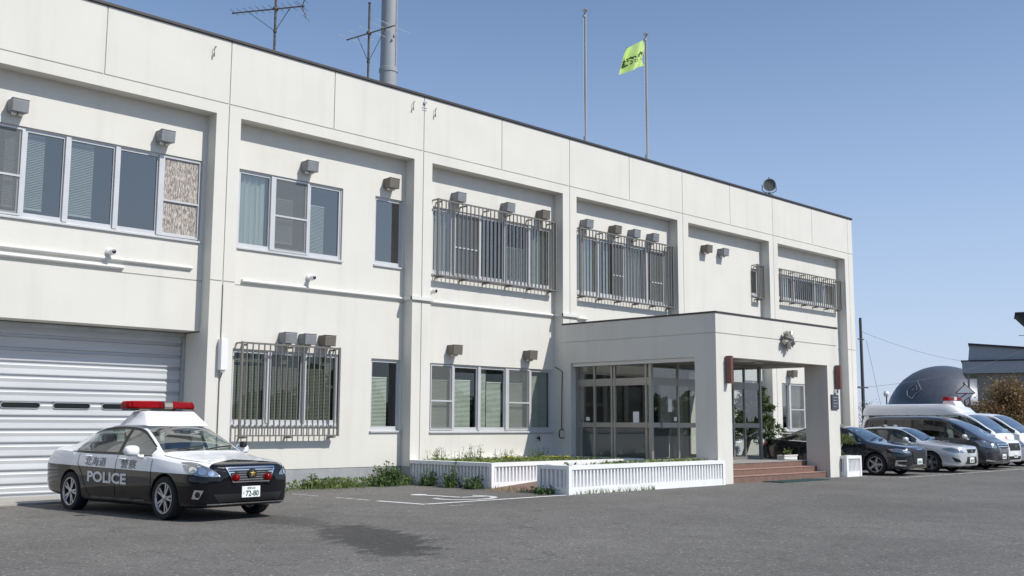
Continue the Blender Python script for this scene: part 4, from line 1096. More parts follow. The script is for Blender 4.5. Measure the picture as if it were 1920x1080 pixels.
def broad_tree(name, x, y, h, rad, n, ls, m, label, group, seed, trunk_h=.25, density_gap=.35):
    r_ = random.Random(seed); e = empty(name, (x, y, 0), label=label, cat='tree', group=group)
    b = MB(); tips = []
    b.path([(0, 0, 0), (r_.gauss(0, .1), r_.gauss(0, .1), h * trunk_h), (0, 0, h * .55)], [.03 * h, .024 * h, .014 * h], 8)
    for k in range(16):
        a = r_.random() * 6.28; s = r_.uniform(.25, 1); z1 = h * r_.uniform(.4, 1.0); rad_ = rad * s * math.sqrt(max(.05, 1 - ((z1 / h - .6) / .45) ** 2))
        p2 = Vector((rad_ * math.cos(a), rad_ * math.sin(a), z1)); p0 = Vector((0, 0, h * r_.uniform(trunk_h, .5))); p1 = (p0 + p2) / 2 + Vector((0, 0, -.03 * h))
        b.path([p0, p1, p2], [.012 * h, .008 * h, .003 * h], 6); tips.append((p1, p2))
    b.build('trunk', M['bark'], e, smooth=60)
    b = MB()
    for k in range(n):
        p1, p2 = r_.choice(tips); t = r_.random(); c = p1.lerp(p2, t) ; s = rad * .20
        leaf(b, c + Vector((r_.gauss(0, s), r_.gauss(0, s), r_.gauss(0, s * .8))), ls, r_, .6)
    b.build('crown', M[m], e, recalc=False)
GR = 'russet shrubs before the grey hall'
broad_tree('russet_tree', 76.2, 7.2, 4.75, 2.0, 6500, .085, 'redleaf', 'leftmost russet-leaved tree before the grey hall, beside the diamond sign', GR, 1)
broad_tree('russet_tree', 78.6, 8.0, 4.4, 1.9, 5000, .085, 'redleaf', 'lower russet tree in the middle before the grey hall, behind the white vans', GR, 2)
broad_tree('russet_tree', 82.5, 7.8, 4.6, 2.1, 5000, .085, 'redleaf', 'russet tree at the right edge before the grey hall', GR, 3)
broad_tree('russet_tree', 74.6, 8.6, 3.5, 1.4, 2600, .085, 'redleaf', 'lowest russet bush, at the foot of the diamond sign post', GR, 6)
broad_tree('sparse_tree', 60.5, 9.6, 2.95, 1.0, 700, .05, 'bareleaf', 'small nearly bare tree beside the utility pole', None, 4)

b = MB(); r_ = random.Random(3)  # unseen trees behind the camera, added so the panes have something dark to reflect
def belt(x0, y0, x1, y1, n, hmax):
    for k in range(n):
        t = r_.random(); x, y = x0 + (x1 - x0) * t + r_.gauss(0, 2.2), y0 + (y1 - y0) * t + r_.gauss(0, 2.2)
        top = hmax * (.55 + .3 * math.sin(x * .21 + y * .17) * math.sin(x * .07 + 1 + y * .05) + .15 * math.sin(x * .9 + y))
        leaf(b, (x, y, top * r_.random() ** .75), 1.0, r_, .7)
belt(-80, -82, 150, -82, 7000, 8.5); belt(-75, -82, -75, 60, 4000, 8.5)
tag(b.build('added_tree_belt', M['weed_dark'], recalc=False), kind='stuff', label='belt of trees added out of view behind the camera, for the panes to mirror')

# ------------------------------------------------------------------ beyond the station
DC = Vector((152.06, 43.66, 2.24)); DR = 7.85
e = empty('domed_hall', (DC.x, DC.y, 0), label='dark grey domed hall with a diamond mark, behind the parked vans', cat='building')
b = MB(); prof = [(DR * math.cos(t), DC.z + DR * math.sin(t)) for t in np.linspace(.05, math.pi / 2, 24)]; prof[-1] = (0.02, prof[-1][1])
b.lathe(prof, 72); b.build('dome_shell', M['dome'], e, smooth=60)
b = MB()
for k in range(48):
    a = 2 * math.pi * k / 48; b.path([((p[0] + .015) * math.cos(a), (p[0] + .015) * math.sin(a), p[1]) for p in prof[:-1:3]], .012, 4)
b.build('standing_seam', M['dome'], e)
b = MB(); b.lathe([(7.9, 0), (7.9, 4.35), (7.3, 4.36)], 72); b.build('base_wall', M['dome_base'], e, smooth=30)
lf, tw = Vector((-.39, .92, 0)), Vector((-.92, -.39, 0))
nrm = (lf * 3.77 + tw * 5.4 + Vector((0, 0, 4.27))).normalized(); tx = Vector((0, 0, 1)).cross(nrm).normalized(); ty = nrm.cross(tx)
org = Vector((0, 0, DC.z)) + nrm * (DR + .05)
b = MB()
def dm(u, z): return org + tx * u * 1.35 + ty * z * 1.5
for A, B in (((-.75, -.1), (.1, .95)), ((.1, .95), (.95, -.05)), ((.95, -.05), (.55, -.4)), ((-.75, -.1), (-.5, -.65)), ((-.5, -.65), (.2, -1.0)), ((.2, -1.0), (.5, -.3)), ((-.2, -.05), (.1, .5)), ((.1, .5), (.45, -.05)), ((-.2, -.05), (.45, -.05))):
    b.tube(dm(*A), dm(*B), .055, 6)
b.build('diamond_mark', mat('grey_mark', (.20, .21, .22), .6), e)

hall = empty('grey_hall', (115.7, 17.4, 0), -R(69.5), label='grey hall with a slanted roof, flat fascia and small tower at the right edge', cat='building')
# local x runs to the right along the front, local y away from the yard
b = MB(); b.box(-6.75, 16, .9, 14, 0, 6.99); b.box(-7.65, -7.45, .3, .6, 0, 6.99); b.build('wall', M['gym_wall'], hall)
b = MB(); b.box(-8.1, 16.5, .0, 14.5, 7.0, 8.22); b.build('fascia', M['gym_grey'], hall)
b = MB(); b.box(-8.2, 16.6, -.08, 14.6, 8.221, 8.36); b.build('fascia_cap', M['gym_dark'], hall)
b = MB(); b.poly_y([(-7.5, 8.361), (-7.3, 10.0), (9.0, 8.0 - .9 + 1.3), (9.0, 8.361)], .5, 13.5); b.build('slanted_gable', M['gym_grey'], hall)
b = MB(); b.poly_y([(-7.42, 9.99), (-7.42, 10.18), (9.2, 8.55), (9.2, 8.37)], .2, 13.8); b.build('roof', M['gym_dark'], hall)
b = MB(); b.poly_y([(-2.66, 13.25), (3.2, 13.25), (2.1, 12.05), (-1.56, 12.05)], 2, 8.0); b.box(-2.76, 3.3, 1.9, 8.1, 13.25, 13.42); b.build('tower_roof', M['gym_dark'], hall)
b = MB(); b.box(-1.45, -1.1, 2.6, 3.0, 9.9, 12.05); b.box(1.6, 2.0, 2.6, 3.0, 9.9, 12.05); b.box(-1.75, 2.3, 2.4, 7, 8.8, 9.95); b.build('tower', M['gym_grey'], hall)
for z in (9.6, 11.0):
    b = MB(); b.tube((-2.5, 2.5, z), (-1.4, 2.7, z), .03, 6); b.build('antenna_rod', M['gym_dark'], hall)
b = MB(); b.box(-1.9, -1.3, .82, .895, 3.2, 5.8); b.box(2.4, 3.6, .82, .895, 3, 5.8); b.build('window', M['dark_glass'], hall)

e = empty('utility_pole', (70.6, 15, 0), label='slim dark utility pole at the far corner of the station', cat='pole')
b = MB(); b.lathe([(.13, 0), (.095, 9.05), (0, 9.06)], 12); b.build('post', M['wood_pole'], e, smooth=40)
b = MB(); b.box(-.75, .75, -.05, .05, 4.1, 4.2); b.box(-.4, .4, -.05, .05, 7.5, 7.57); b.build('crossarm', M['wood_pole'], e)
def wire(p0, p1, sag, label):
    p0, p1 = Vector(p0), Vector(p1); b = MB()
    b.path([p0.lerp(p1, t) - Vector((0, 0, sag * 4 * t * (1 - t))) for t in np.linspace(0, 1, 24)], .011, 5)
    tag(b.build('power_line', M['wire'], smooth=60), label, 'wire', 'wires from the utility pole')
wire((70.6, 15, 8.1), (102, 18, 7.3), .5, 'upper thin wire sloping down from the utility pole to the dome')
wire((70.6, 15, 4.15), (108, 17, 8.9), .6, 'middle thin wire crossing in front of the dome')
wire((52, 14, 3.9), (70.6, 15, 4.1), .2, 'short wire between the station corner and the utility pole')
wire((71.4, 15, 7.5), (74.1, 15.3, 2.4), .02, 'steep guy wire running down right of the utility pole')
e = empty('yard_lamp', (74.2, 15, 0), label='small white-topped lamp post at the left foot of the dome', cat='lamp post')
b = MB(); b.tube((0, 0, 0), (0, 0, 3.6), .05, 8); b.build('post', M['wood_pole'], e, smooth=40)
b = MB(); b.lathe([(0, 3.55), (.17, 3.6), (.22, 3.8), (.12, 3.98), (0, 4.0)], 14); b.build('lamp_head', M['white_plastic'], e, smooth=40)
e = empty('diamond_sign', (70.9, 8, 0), label='white diamond-shaped road sign on a pole before the russet trees', cat='sign')
b = MB(); b.tube((0, .06, 0), (0, .06, 4.35), .055, 8); b.build('post', M['gym_dark'], e, smooth=40)
def dq(mb, cz, s, t0, t1, hh=1.0, m=0):
    d = Vector((.42, -.905, 0)); n_ = Vector((-.905, -.42, 0))
    pts = [(s, 0), (0, s * hh), (-s, 0), (0, -s * hh)]
    vs = [d * a + Vector((0, 0, cz + c)) + n_ * t for t in (t0, t1) for a, c in pts]
    mb.add(vs, [(0, 1, 2, 3), (7, 6, 5, 4)] + [(i, 4 + i, 4 + (i + 1) % 4, (i + 1) % 4) for i in range(4)], m)
b = MB(); dq(b, 3.62, .56, .0, .03); b.build('sign_board', M['paper'], e)
b = MB()
d = Vector((.42, -.905, 0)); n_ = Vector((-.905, -.42, 0))
for A, B in (((-.58, 0), (.58, 0)), ((-.3, -.28), (.1, .02)), ((-.1, -.48), (.36, -.2))):
    b.tube(d * A[0] + Vector((0, 0, 3.62 + A[1])) + n_ * .035, d * B[0] + Vector((0, 0, 3.62 + B[1])) + n_ * .035, .03, 6)
b.tube(d * .60 + Vector((0, 0, 3.62)), d * .0 + Vector((0, 0, 4.22)), .03, 6); b.tube(d * -.60 + Vector((0, 0, 3.62)), d * .0 + Vector((0, 0, 4.22)), .03, 6)
b.build('sign_border', M['sign_dark'], e)

# ------------------------------------------------------------------ vehicles
def pchip(xs, ys, x):
    """monotone cubic through (xs, ys); xs ascending"""
    n = len(xs)
    if x <= xs[0]: return ys[0]
    if x >= xs[-1]: return ys[-1]
    h = [xs[i + 1] - xs[i] for i in range(n - 1)]; d = [(ys[i + 1] - ys[i]) / h[i] for i in range(n - 1)]
    def slope(i):
        if i == 0: return d[0]
        if i == n - 1: return d[-1]
        if d[i - 1] * d[i] <= 0: return 0
        w1, w2 = 2 * h[i] + h[i - 1], h[i] + 2 * h[i - 1]; return (w1 + w2) / (w1 / d[i - 1] + w2 / d[i])
    i = max(k for k in range(n - 1) if xs[k] <= x); t = (x - xs[i]) / h[i]
    m0, m1 = slope(i) * h[i], slope(i + 1) * h[i]
    return (2 * t**3 - 3 * t**2 + 1) * ys[i] + (t**3 - 2 * t**2 + t) * m0 + (-2 * t**3 + 3 * t**2) * ys[i + 1] + (t**3 - t**2) * m1

class Shape:
    """body surface of a car from cross-sections: columns x, W half width, zb underside, zs shoulder, ws half width there, zt top, we roof edge half width, ze its height"""
    def __init__(self, keys):
        self.k = sorted(keys); self.cols = list(zip(*self.k))
    def at(self, x): return [pchip(self.cols[0], self.cols[i], x) for i in range(1, 8)]
    GT = (0, .09, .3, .5, .7, .9, 1)
    RA = (11, 21, 33, 47, 62, 77, 90)
    def ring(self, x):
        W, zb, zs, ws, zt, we, ze = self.at(x); h = zs - zb
        low = [(0, zb), (W * .5, zb), (W * .86, zb), (W * .945, zb + .03 * min(1, h / .5)), (W * .978, zb + .16 * h), (W * .995, zb + .38 * h), (W, zb + .58 * h), (W * .992, zb + .76 * h), (W * .5 + ws * .5, zb + .90 * h), (ws, zs)]
        gl = []
        for t in self.GT[1:]:
            bul = .018 * math.sin(math.pi * t)
            gl.append((ws + (we - ws) * t - .012 * min(1, t * 10) + bul + .012 * t, zs + (ze - zs) * t))
        rf = [(we * math.cos(R(a)) ** .85, ze + (zt - ze) * math.sin(R(a))) for a in self.RA[:-1]] + [(0, zt)]
        return low + gl + rf

def build_body(sp):
    sh = Shape(sp['keys']); xs0, xs1 = sp['keys'][0][0], sp['keys'][-1][0]; lo, hi = min(xs0, xs1), max(xs0, xs1)
    xs = sorted(set([round(x, 3) for x in np.arange(lo, hi, .045)] + [k[0] for k in sp['keys']] + list(sp.get('xadd', []))))
    xs = [x for i, x in enumerate(xs) if i == 0 or x - xs[i - 1] > .004]
    if xs[-1] != hi: xs.append(hi)
    rings = [sh.ring(x) for x in xs]; m = len(rings[0]); n = 2 * m - 2
    bm = bmesh.new(); vv = []
    for x, rg in zip(xs, rings):
        row = [bm.verts.new((x, -y, z)) for y, z in rg] + [bm.verts.new((x, y, z)) for y, z in reversed(rg[1:-1])]
        vv.append(row)
    for i in range(len(xs) - 1):
        for j in range(n):
            bm.faces.new((vv[i][j], vv[i][(j + 1) % n], vv[i + 1][(j + 1) % n], vv[i + 1][j]))
    # rounded caps: shrink the end loops twice
    for row, sgn in ((vv[0], -1), (vv[-1], 1)):
        prev = row
        cz = sum(v.co.z for v in row) / n
        for f, dx in ((.93, .022), (.72, .040)):
            cur = [bm.verts.new((row[0].co.x + sgn * dx, v.co.y * f, cz + (v.co.z - cz) * f)) for v in row]
            for j in range(n): bm.faces.new((prev[j], prev[(j + 1) % n], cur[(j + 1) % n], cur[j]))
            prev = cur
        bm.faces.new(prev)
    bmesh.ops.recalc_face_normals(bm, faces=bm.faces[:])
    def cut(co, no):
        bmesh.ops.bisect_plane(bm, geom=bm.verts[:] + bm.edges[:] + bm.faces[:], plane_co=co, plane_no=no, dist=1e-5)
    for x in sp.get('cuts', []): cut((x, 0, 0), (1, 0, 0))
    for x, z, a in sp.get('slants', []): cut((x, 0, z), (math.cos(a), 0, math.sin(a)))
    for z in sp.get('zcuts', []): cut((0, 0, z), (0, 0, 1))
    me = bpy.data.meshes.new('body'); bm.to_mesh(me); bm.free()
    o = bpy.data.objects.new('body', me); COL.objects.link(o)
    cm = MB()
    for ax in sp['axles']:
        for s in (-1, 1): cm.tube((ax, s * .50, sp['rw'] + sp.get('dz', 0)), (ax, s * 1.3, sp['rw'] + sp.get('dz', 0)), sp['rw'] + sp['gap'], 40)
    co = cm.build('wells', M['well'])
    md = o.modifiers.new('b', 'BOOLEAN'); md.object = co; md.operation = 'DIFFERENCE'; md.solver = 'EXACT'
    dg = bpy.context.evaluated_depsgraph_get(); dg.update()
    m2 = bpy.data.meshes.new_from_object(o.evaluated_get(dg))
    bpy.data.objects.remove(o); bpy.data.objects.remove(co)
    return sh, m2

def split_faces(src, groups, mats_of, parent):
    """groups: name -> list of face indices of the mesh src; returns objects"""
    out = {}
    for nm, ids in groups.items():
        if not ids: continue
        vm = {}; vs = []; fs = []; mi = []
        for fi, mat_i in ids:
            p = src.polygons[fi]; f = []
            for vi in p.vertices:
                if vi not in vm: vm[vi] = len(vs); vs.append(tuple(src.vertices[vi].co))
                f.append(vm[vi])
            fs.append(f); mi.append(mat_i)
        me = bpy.data.meshes.new(nm[0]); me.from_pydata(vs, [], fs)
        for mm in mats_of[nm[0]]: me.materials.append(mm)
        me.polygons.foreach_set("material_index", mi); me.polygons.foreach_set("use_smooth", [True] * len(fs))
        me.update(); me.set_sharp_from_angle(angle=R(32))
        o = bpy.data.objects.new(nm[0], me); COL.objects.link(o); o.parent = parent; out[nm] = o
    return out

def conform(mb, bvh, pts, origin, d, u, off=.006, res=.04, m=0, thick=0):
    """lay a flat outline (a, z) on the body along direction d, origin + u*a + z up"""
    bm = bmesh.new(); vs = [bm.verts.new((a, z, 0)) for a, z in pts]; bm.faces.new(vs)
    lo = [min(p[i] for p in pts) for i in (0, 1)]; hi = [max(p[i] for p in pts) for i in (0, 1)]
    for i in (0, 1):
        k = lo[i] + res
        while k < hi[i] - 1e-4:
            no = (1, 0, 0) if i == 0 else (0, 1, 0)
            bmesh.ops.bisect_plane(bm, geom=bm.verts[:] + bm.edges[:] + bm.faces[:], plane_co=(k, 0, 0) if i == 0 else (0, k, 0), plane_no=no, dist=1e-6); k += res
    bmesh.ops.triangulate(bm, faces=[f for f in bm.faces if len(f.verts) > 4])
    bm.verts.index_update(); co = []; ok = []
    d = Vector(d).normalized(); u = Vector(u)
    for v in bm.verts:
        o = Vector(origin) + u * v.co.x + Vector((0, 0, v.co.y)) - d * 6
        h, n, i_, t = bvh.ray_cast(o, d)
        ok.append(h is not None); co.append((h - d * off) if h is not None else o + d * 6)
    fs = [[v.index for v in f.verts] for f in bm.faces if all(ok[v.index] for v in f.verts)]
    bm.free(); mb.add(co, fs, m)
def side_pt(bvh, x, z, s, off=.004):
    h, n, i_, t = bvh.ray_cast(Vector((x, s * 3, z)), Vector((0, -s, 0)))
    return (h + Vector((0, s * off, 0))) if h else Vector((x, s * .85, z))
def seam(mb, bvh, pts, s, wd=.011, m=0):
    fine = []
    for (x0, z0), (x1, z1) in zip(pts[:-1], pts[1:]):
        k = max(2, int(math.hypot(x1 - x0, z1 - z0) / .05))
        fine += [(x0 + (x1 - x0) * i / k, z0 + (z1 - z0) * i / k) for i in range(k)]
    fine.append(pts[-1])
    for (x0, z0), (x1, z1) in zip(fine[:-1], fine[1:]):
        dx, dz = x1 - x0, z1 - z0; l = math.hypot(dx, dz); nx, nz = -dz / l * wd / 2, dx / l * wd / 2
        mb.add([side_pt(bvh, x0 - nx, z0 - nz, s), side_pt(bvh, x1 - nx, z1 - nz, s), side_pt(bvh, x1 + nx, z1 + nz, s), side_pt(bvh, x0 + nx, z0 + nz, s)], [(0, 1, 2, 3)], m)

def make_wheel(parent, x, s, track, rw, wd, spokes=5, pair=True, rimm='rim'):
    rr_ = rw * .70
    b = MB(); b.lathe([(rw * .45, -wd * .35), (rw * .45, wd * .2), (0.0, wd * .2)], 24, 'y', flip=s); hub = b.build('wheel', M['rim_dark'], parent, smooth=40)
    hub.location = (x, s * track, rw)
    b = MB(); pf = [(rr_ * .98, -wd / 2), (rw * .93, -wd / 2), (rw * .985, -wd * .40), (rw, -wd * .25), (rw, wd * .25), (rw * .985, wd * .40), (rw * .93, wd / 2), (rr_ * 1.05, wd * .49), (rr_ * .98, wd * .42)]
    b.lathe(pf, 40, 'y', flip=s); b.build('tyre', M['tyre'], hub, smooth=35)
    b = MB(); b.lathe([(rr_ * .99, -wd * .45), (rr_ * .97, wd * .44), (rr_ * 1.02, wd * .475), (rr_ * .95, wd * .47), (rr_ * .90, wd * .38)], 40, 'y', flip=s)
    n = spokes * (2 if pair else 1)
    for k in range(n):
        a = 2 * math.pi * (k // 2 if pair else k) / spokes + ((.17 if k % 2 else -.17) if pair else 0)
        w0, w1 = (.016, .017) if pair else (.032, .026)
        c, q = math.cos(a), math.sin(a); px_, pz_ = -q, c
        r0, r1 = rr_ * .16, rr_ * .955; y0, y1 = wd * .38, wd * .40
        vs = []
        for r_, ww, yy in ((r0, w0, y0), (r1, w1, y1)):
            for e_, yo in ((-1, 0), (1, 0), (1, -.028), (-1, -.028)):
                vs.append((c * r_ + px_ * ww * e_, s * (yy + yo), q * r_ + pz_ * ww * e_))
        b.add(vs, [(0, 1, 5, 4), (1, 2, 6, 5), (2, 3, 7, 6), (3, 0, 4, 7), (0, 3, 2, 1), (4, 5, 6, 7)])
    b.lathe([(0, wd * .44), (rr_ * .13, wd * .435), (rr_ * .21, wd * .40), (rr_ * .22, wd * .30)], 20, 'y', flip=s)
    b.build('rim', M[rimm], hub, smooth=35)
    return hub

def vehicle(name, cat, label, sp, loc, heading, group=None):
    e = empty(name, loc, heading, label=label, cat=cat, group=group)
    if sp.get('tilt'): e.rotation_euler = (0, sp['tilt'], heading)
    sh, me = build_body(sp)
    bvh = BVHTree.FromPolygons([v.co for v in me.vertices], [list(p.vertices) for p in me.polygons])
    rw = sp['rw']; ws0, ws1 = sp['wind']; rg0, rg1 = sp['rear']; doors = sp['doors']; pil = sp['pillars']
    groups = {}
    def put(k, i, m=0): groups.setdefault(k, []).append((i, m))
    for p in me.polygons:
        c = p.center; x, y, z = c; s = -1 if y < 0 else 1; ay = abs(y)
        W, zb, zs, ws, zt, we, ze = sh.at(x)
        inwell = any(math.hypot(x - ax, z - rw - sp.get('dz', 0)) < rw + sp['gap'] + .004 for ax in sp['axles']) and .48 < ay and z < rw * 2 + sp['gap'] + .02 and (ay < W * .97 or abs(p.normal.y) < .5)
        if inwell: put(('body',), p.index, 1); continue
        gh = ze - zs
        if gh > .13 and zs + .085 * gh < z < zs + .905 * gh and ay > we * .90 and abs(p.normal.y) > .3:
            sl = sp.get('cslant'); ok = sp['side0'] > x > sp['side1']
            if sl and (x - sl[0]) * math.cos(sl[2]) + (z - sl[1]) * math.sin(sl[2]) < 0: ok = False
            if sp.get('aslant') and (x - sp['aslant'][0]) * math.cos(sp['aslant'][2]) + (z - sp['aslant'][1]) * math.sin(sp['aslant'][2]) > 0: ok = False
            if ok and not any(a < x < b for a, b in pil):
                k = sum(1 for a, b in pil if x < a)
                put(('side_window', s, k), p.index, 1 if (k >= sp.get('privacy', 99)) else 0); continue
            if ok: put(('pillar_trim', s, round(x)), p.index); continue
        if sp.get('bonnet') and gh > .13 and (zs + .905 * gh <= z < ze - .004 or zs - .002 < z <= zs + .085 * gh) and ay > we * .9 and abs(p.normal.y) > .3 and sp['side0'] - .12 > x > sp['side1'] + (.3 if z > zs + .5 * gh else 0) and p.normal.z < .75:
            sl = sp.get('cslant')
            if (x - sl[0]) * math.cos(sl[2]) + (z - sl[1]) * math.sin(sl[2]) > 0: put(('window_frame', s), p.index); continue
        if z >= ze - .01 and ay < we * .945 and ws1 < x < ws0 and zt - z < .45 and p.normal.z > .2: put(('windshield',), p.index); continue
        if z >= ze - .01 and ay < we * .93 and rg1 < x < rg0 and p.normal.z > -.2 and sp.get('rearglass', True): put(('rear_window',), p.index); continue
        done = False
        if ay > W * .6 and abs(p.normal.y) > .35:
            for k, (a, b) in enumerate(doors):
                if a < x < b and sp['sill'] < z < zs + .10 * max(gh, 0): put(('door', s, k), p.index); done = True; break
        if not done: put(('body',), p.index, 0)
    mats_of = {'body': [sp['paint'], M['well']], 'door': [sp['paint']], 'windshield': [M['car_glass']], 'rear_window': [M['car_glass']], 'side_window': [M['car_glass'], M['car_privacy']], 'pillar_trim': [M['black']], 'window_frame': [M['black']]}
    parts = split_faces(me, groups, mats_of, e)
    # panel gaps, handles
    for s in (-1, 1):
        for k, (a, b) in enumerate(doors):
            dr = parts.get(('door', s, k)); zt_ = sh.at((a + b) / 2)[2] - .01
            g = MB(); outline = sp.get('doorlines', {}).get(k) or [(b, zt_), (b, sp['sill']), (a, sp['sill']), (a, zt_)]
            seam(g, bvh, outline, s); g.build('door_gap', M['seam'], dr, recalc=False)
            hx, hz = sp['handles'][k]; p0 = side_pt(bvh, hx + .09, hz, s, .03); p1 = side_pt(bvh, hx - .09, hz, s, .03)
            h = MB(); h.path([side_pt(bvh, hx + .10, hz, s, 0), p0, p1, side_pt(bvh, hx - .10, hz, s, 0)], .014, 8); h.build('handle', sp.get('handle_mat', sp['paint']), dr, smooth=60)
    # lamps: outlines drawn square to a slanting direction, on both corners
    for nm, outl, az, m_, off in sp['patches']:
        for s in ((-1, 1) if az else (0,)):
            a = R(az); d = Vector((-math.cos(a), -s * math.sin(a), 0)); u = Vector((-d.y, d.x, 0)) * (1 if s <= 0 else -1)
            # u points to the viewer's right for the right-hand (s=-1) corner, mirrored for the other
            u = Vector((math.sin(a), math.cos(a) * (1 if s <= 0 else -1), 0)) if s else Vector((0, 1, 0))
            b = MB(); conform(b, bvh, outl, (0, 0, 0), d if s else Vector((-1, 0, 0)), u, off); b.build(nm, m_, e, smooth=50)
    for nm, outl, m_, off in sp.get('rpatches', []):
        b = MB(); conform(b, bvh, outl, (0, 0, 0), Vector((1, 0, 0)), Vector((0, 1, 0)), off); b.build(nm, m_, e, smooth=50)
    for nm, outl, m_, off in sp.get('spatches', []):
        for s in (-1, 1):
            b = MB(); conform(b, bvh, outl, (0, 0, 0), Vector((0, -s, 0)), Vector((1, 0, 0)), off); b.build(nm, m_, e, smooth=50)
    if sp.get('bonnet'):
        for s in (-1, 1):
            b = MB(); pts = [(.78, .60), (.55, .665), (.2, .715), (-.22, .755)]
            for (x0, y0), (x1, y1) in zip(pts[:-1], pts[1:]):
                q = []
                for x, y in ((x0, y0 - .005), (x1, y1 - .005), (x1, y1 + .005), (x0, y0 + .005)):
                    h, n, i_, t = bvh.ray_cast(Vector((x, s * y, 3)), Vector((0, 0, -1))); q.append(h + Vector((0, 0, .004)))
                b.add(q, [(0, 1, 2, 3)])
            b.build('bonnet_gap', M['seam'], e, recalc=False)
        for y0, y1 in ((-.45, .12), (.12, .60)):
            b = MB(); q = []
            for t in (0, .5, 1):
                x, y = ws0 - .03 - .10 * t, y0 + (y1 - y0) * t
                h, n, i_, t_ = bvh.ray_cast(Vector((x, y, 3)), Vector((0, 0, -1))); q.append(h + Vector((.01, 0, .018)))
            b.path(q, .011, 6); b.build('wiper', M['black'], e)
        for s in (-1, 1):
            b = MB(); seam(b, bvh, [(-.44, .955 - .01), (-1.4, .965), (-2.2, .968), (-2.9, .995)], s, .014); b.build('window_trim', M['chrome'] if sp['bonnet'] == 2 else M['black'], e, recalc=False)
    # mirrors
    mx_, mz_ = sp['mirror']
    for s in (-1, 1):
        base = side_pt(bvh, mx_ + .05, mz_ - .05, s, 0); y0 = base.y
        q = MB()
        n1, n2 = 10, 14
        c = Vector((mx_, y0 + s * .17, mz_ + .04)); vs = []; fs = []
        for i in range(n1 + 1):
            th = math.pi * i / n1
            for j in range(n2):
                ph = 2 * math.pi * j / n2; a_, b_, c1 = math.sin(th) * math.cos(ph), math.sin(th) * math.sin(ph), math.cos(th)
                ax = .085 * a_; ax = min(ax, .085); ax = ax if ax > -.035 else -.035
                sg = lambda t: math.copysign(abs(t) ** .7, t)
                vs.append(c + Vector((ax, .125 * sg(b_), .085 * sg(c1))))
        for i in range(n1):
            for j in range(n2): fs.append((i * n2 + j, i * n2 + (j + 1) % n2, (i + 1) * n2 + (j + 1) % n2, (i + 1) * n2 + j))
        q.add(vs, fs); q.path([base, base + Vector((-.01, s * .06, .0)), c - Vector((0, s * .08, .05))], [.035, .03, .03], 8)
        q.build('mirror', sp.get('mirror_mat', sp['paint']), e, smooth=50)
    # wheels
    for ax in sp['axles']:
        for s in (-1, 1): make_wheel(e, ax, s, sp['track'], rw, sp.get('tw', .215), sp.get('spokes', 5), sp.get('pair', True), sp.get('rimm', 'rim'))
    # inside: dash, deck, seats
    it = MB(); xa = ws0 + .05; fl = sp['floor']; Wd = sp['inw']
    it.box(sp['inx'], xa, -Wd, Wd, fl - .04, fl); it.box(ws0 - .62, ws0 - .02, -Wd, Wd, fl, sp['dash']); it.box(sp['inx'], sp['inx'] + .12, -Wd * .95, Wd * .95, fl, sp['dash'] - .02)
    it.lathe([(.175, -.012), (.19, 0), (.175, .012), (.165, 0)], 20, 'x', (ws0 - .75, -.36, sp['dash'] - .03))
    it.box(ws1 - .12, ws1 - .06, -.11, .11, sh.at(ws1)[4] - .14, sh.at(ws1)[4] - .08)
    it.build('interior', M['interior'], e, bevel=.02, smooth=40)
    for sx, hgt in sp['seats']:
        b = MB()
        for sy in (-.37, .37):
            b.box(sx - .5, sx, sy - .25, sy + .25, fl, fl + .2); b.obox((sx - .55, sy, fl + .2 + hgt / 2), .14, .48, hgt, Matrix.Rotation(-.2, 3, 'Y')); b.obox((sx - .66, sy, fl + .28 + hgt), .1, .27, .17, Matrix.Rotation(-.1, 3, 'Y'))
        b.build('seat', M['seat'], e, bevel=.05, seg=3, smooth=50)
    # plate
    pxx, pz = sp['plate']; h, n, i_, t = bvh.ray_cast(Vector((5, 0, pz)), Vector((-1, 0, 0))); x = (h.x if h else pxx) + .018
    b = MB(); b.box(x - .014, x, -.165, .165, pz - .083, pz + .083); po = b.build('number_plate', M['plate'], e, bevel=.004)
    if sp.get('plate_text'):
        b = MB(); f = lambda u0, v0: (lambda a, c: (x + .004, u0 + a, pz + v0 + c))
        letters_into(b, sp['plate_text'][1], f(.02, -.022), .235, .085, bold=.02); letters_into(b, sp['plate_text'][0], f(0, .055), .15, .035); letters_into(b, 'す', f(-.135, -.02), .03, .035)
        b.build('plate_lettering', M['plate_ink'], po, recalc=False)
    else:
        b = MB(); 
        for k, u in enumerate((-.10, -.045, .03, .085)): b.box(x + .001, x + .003, u - .018, u + .018, pz - .06, pz + .02)
        b.build('plate_digit', M['plate_ink'], po)
    me_used = me
    bpy.data.meshes.remove(me)
    return e, bvh, sh, parts

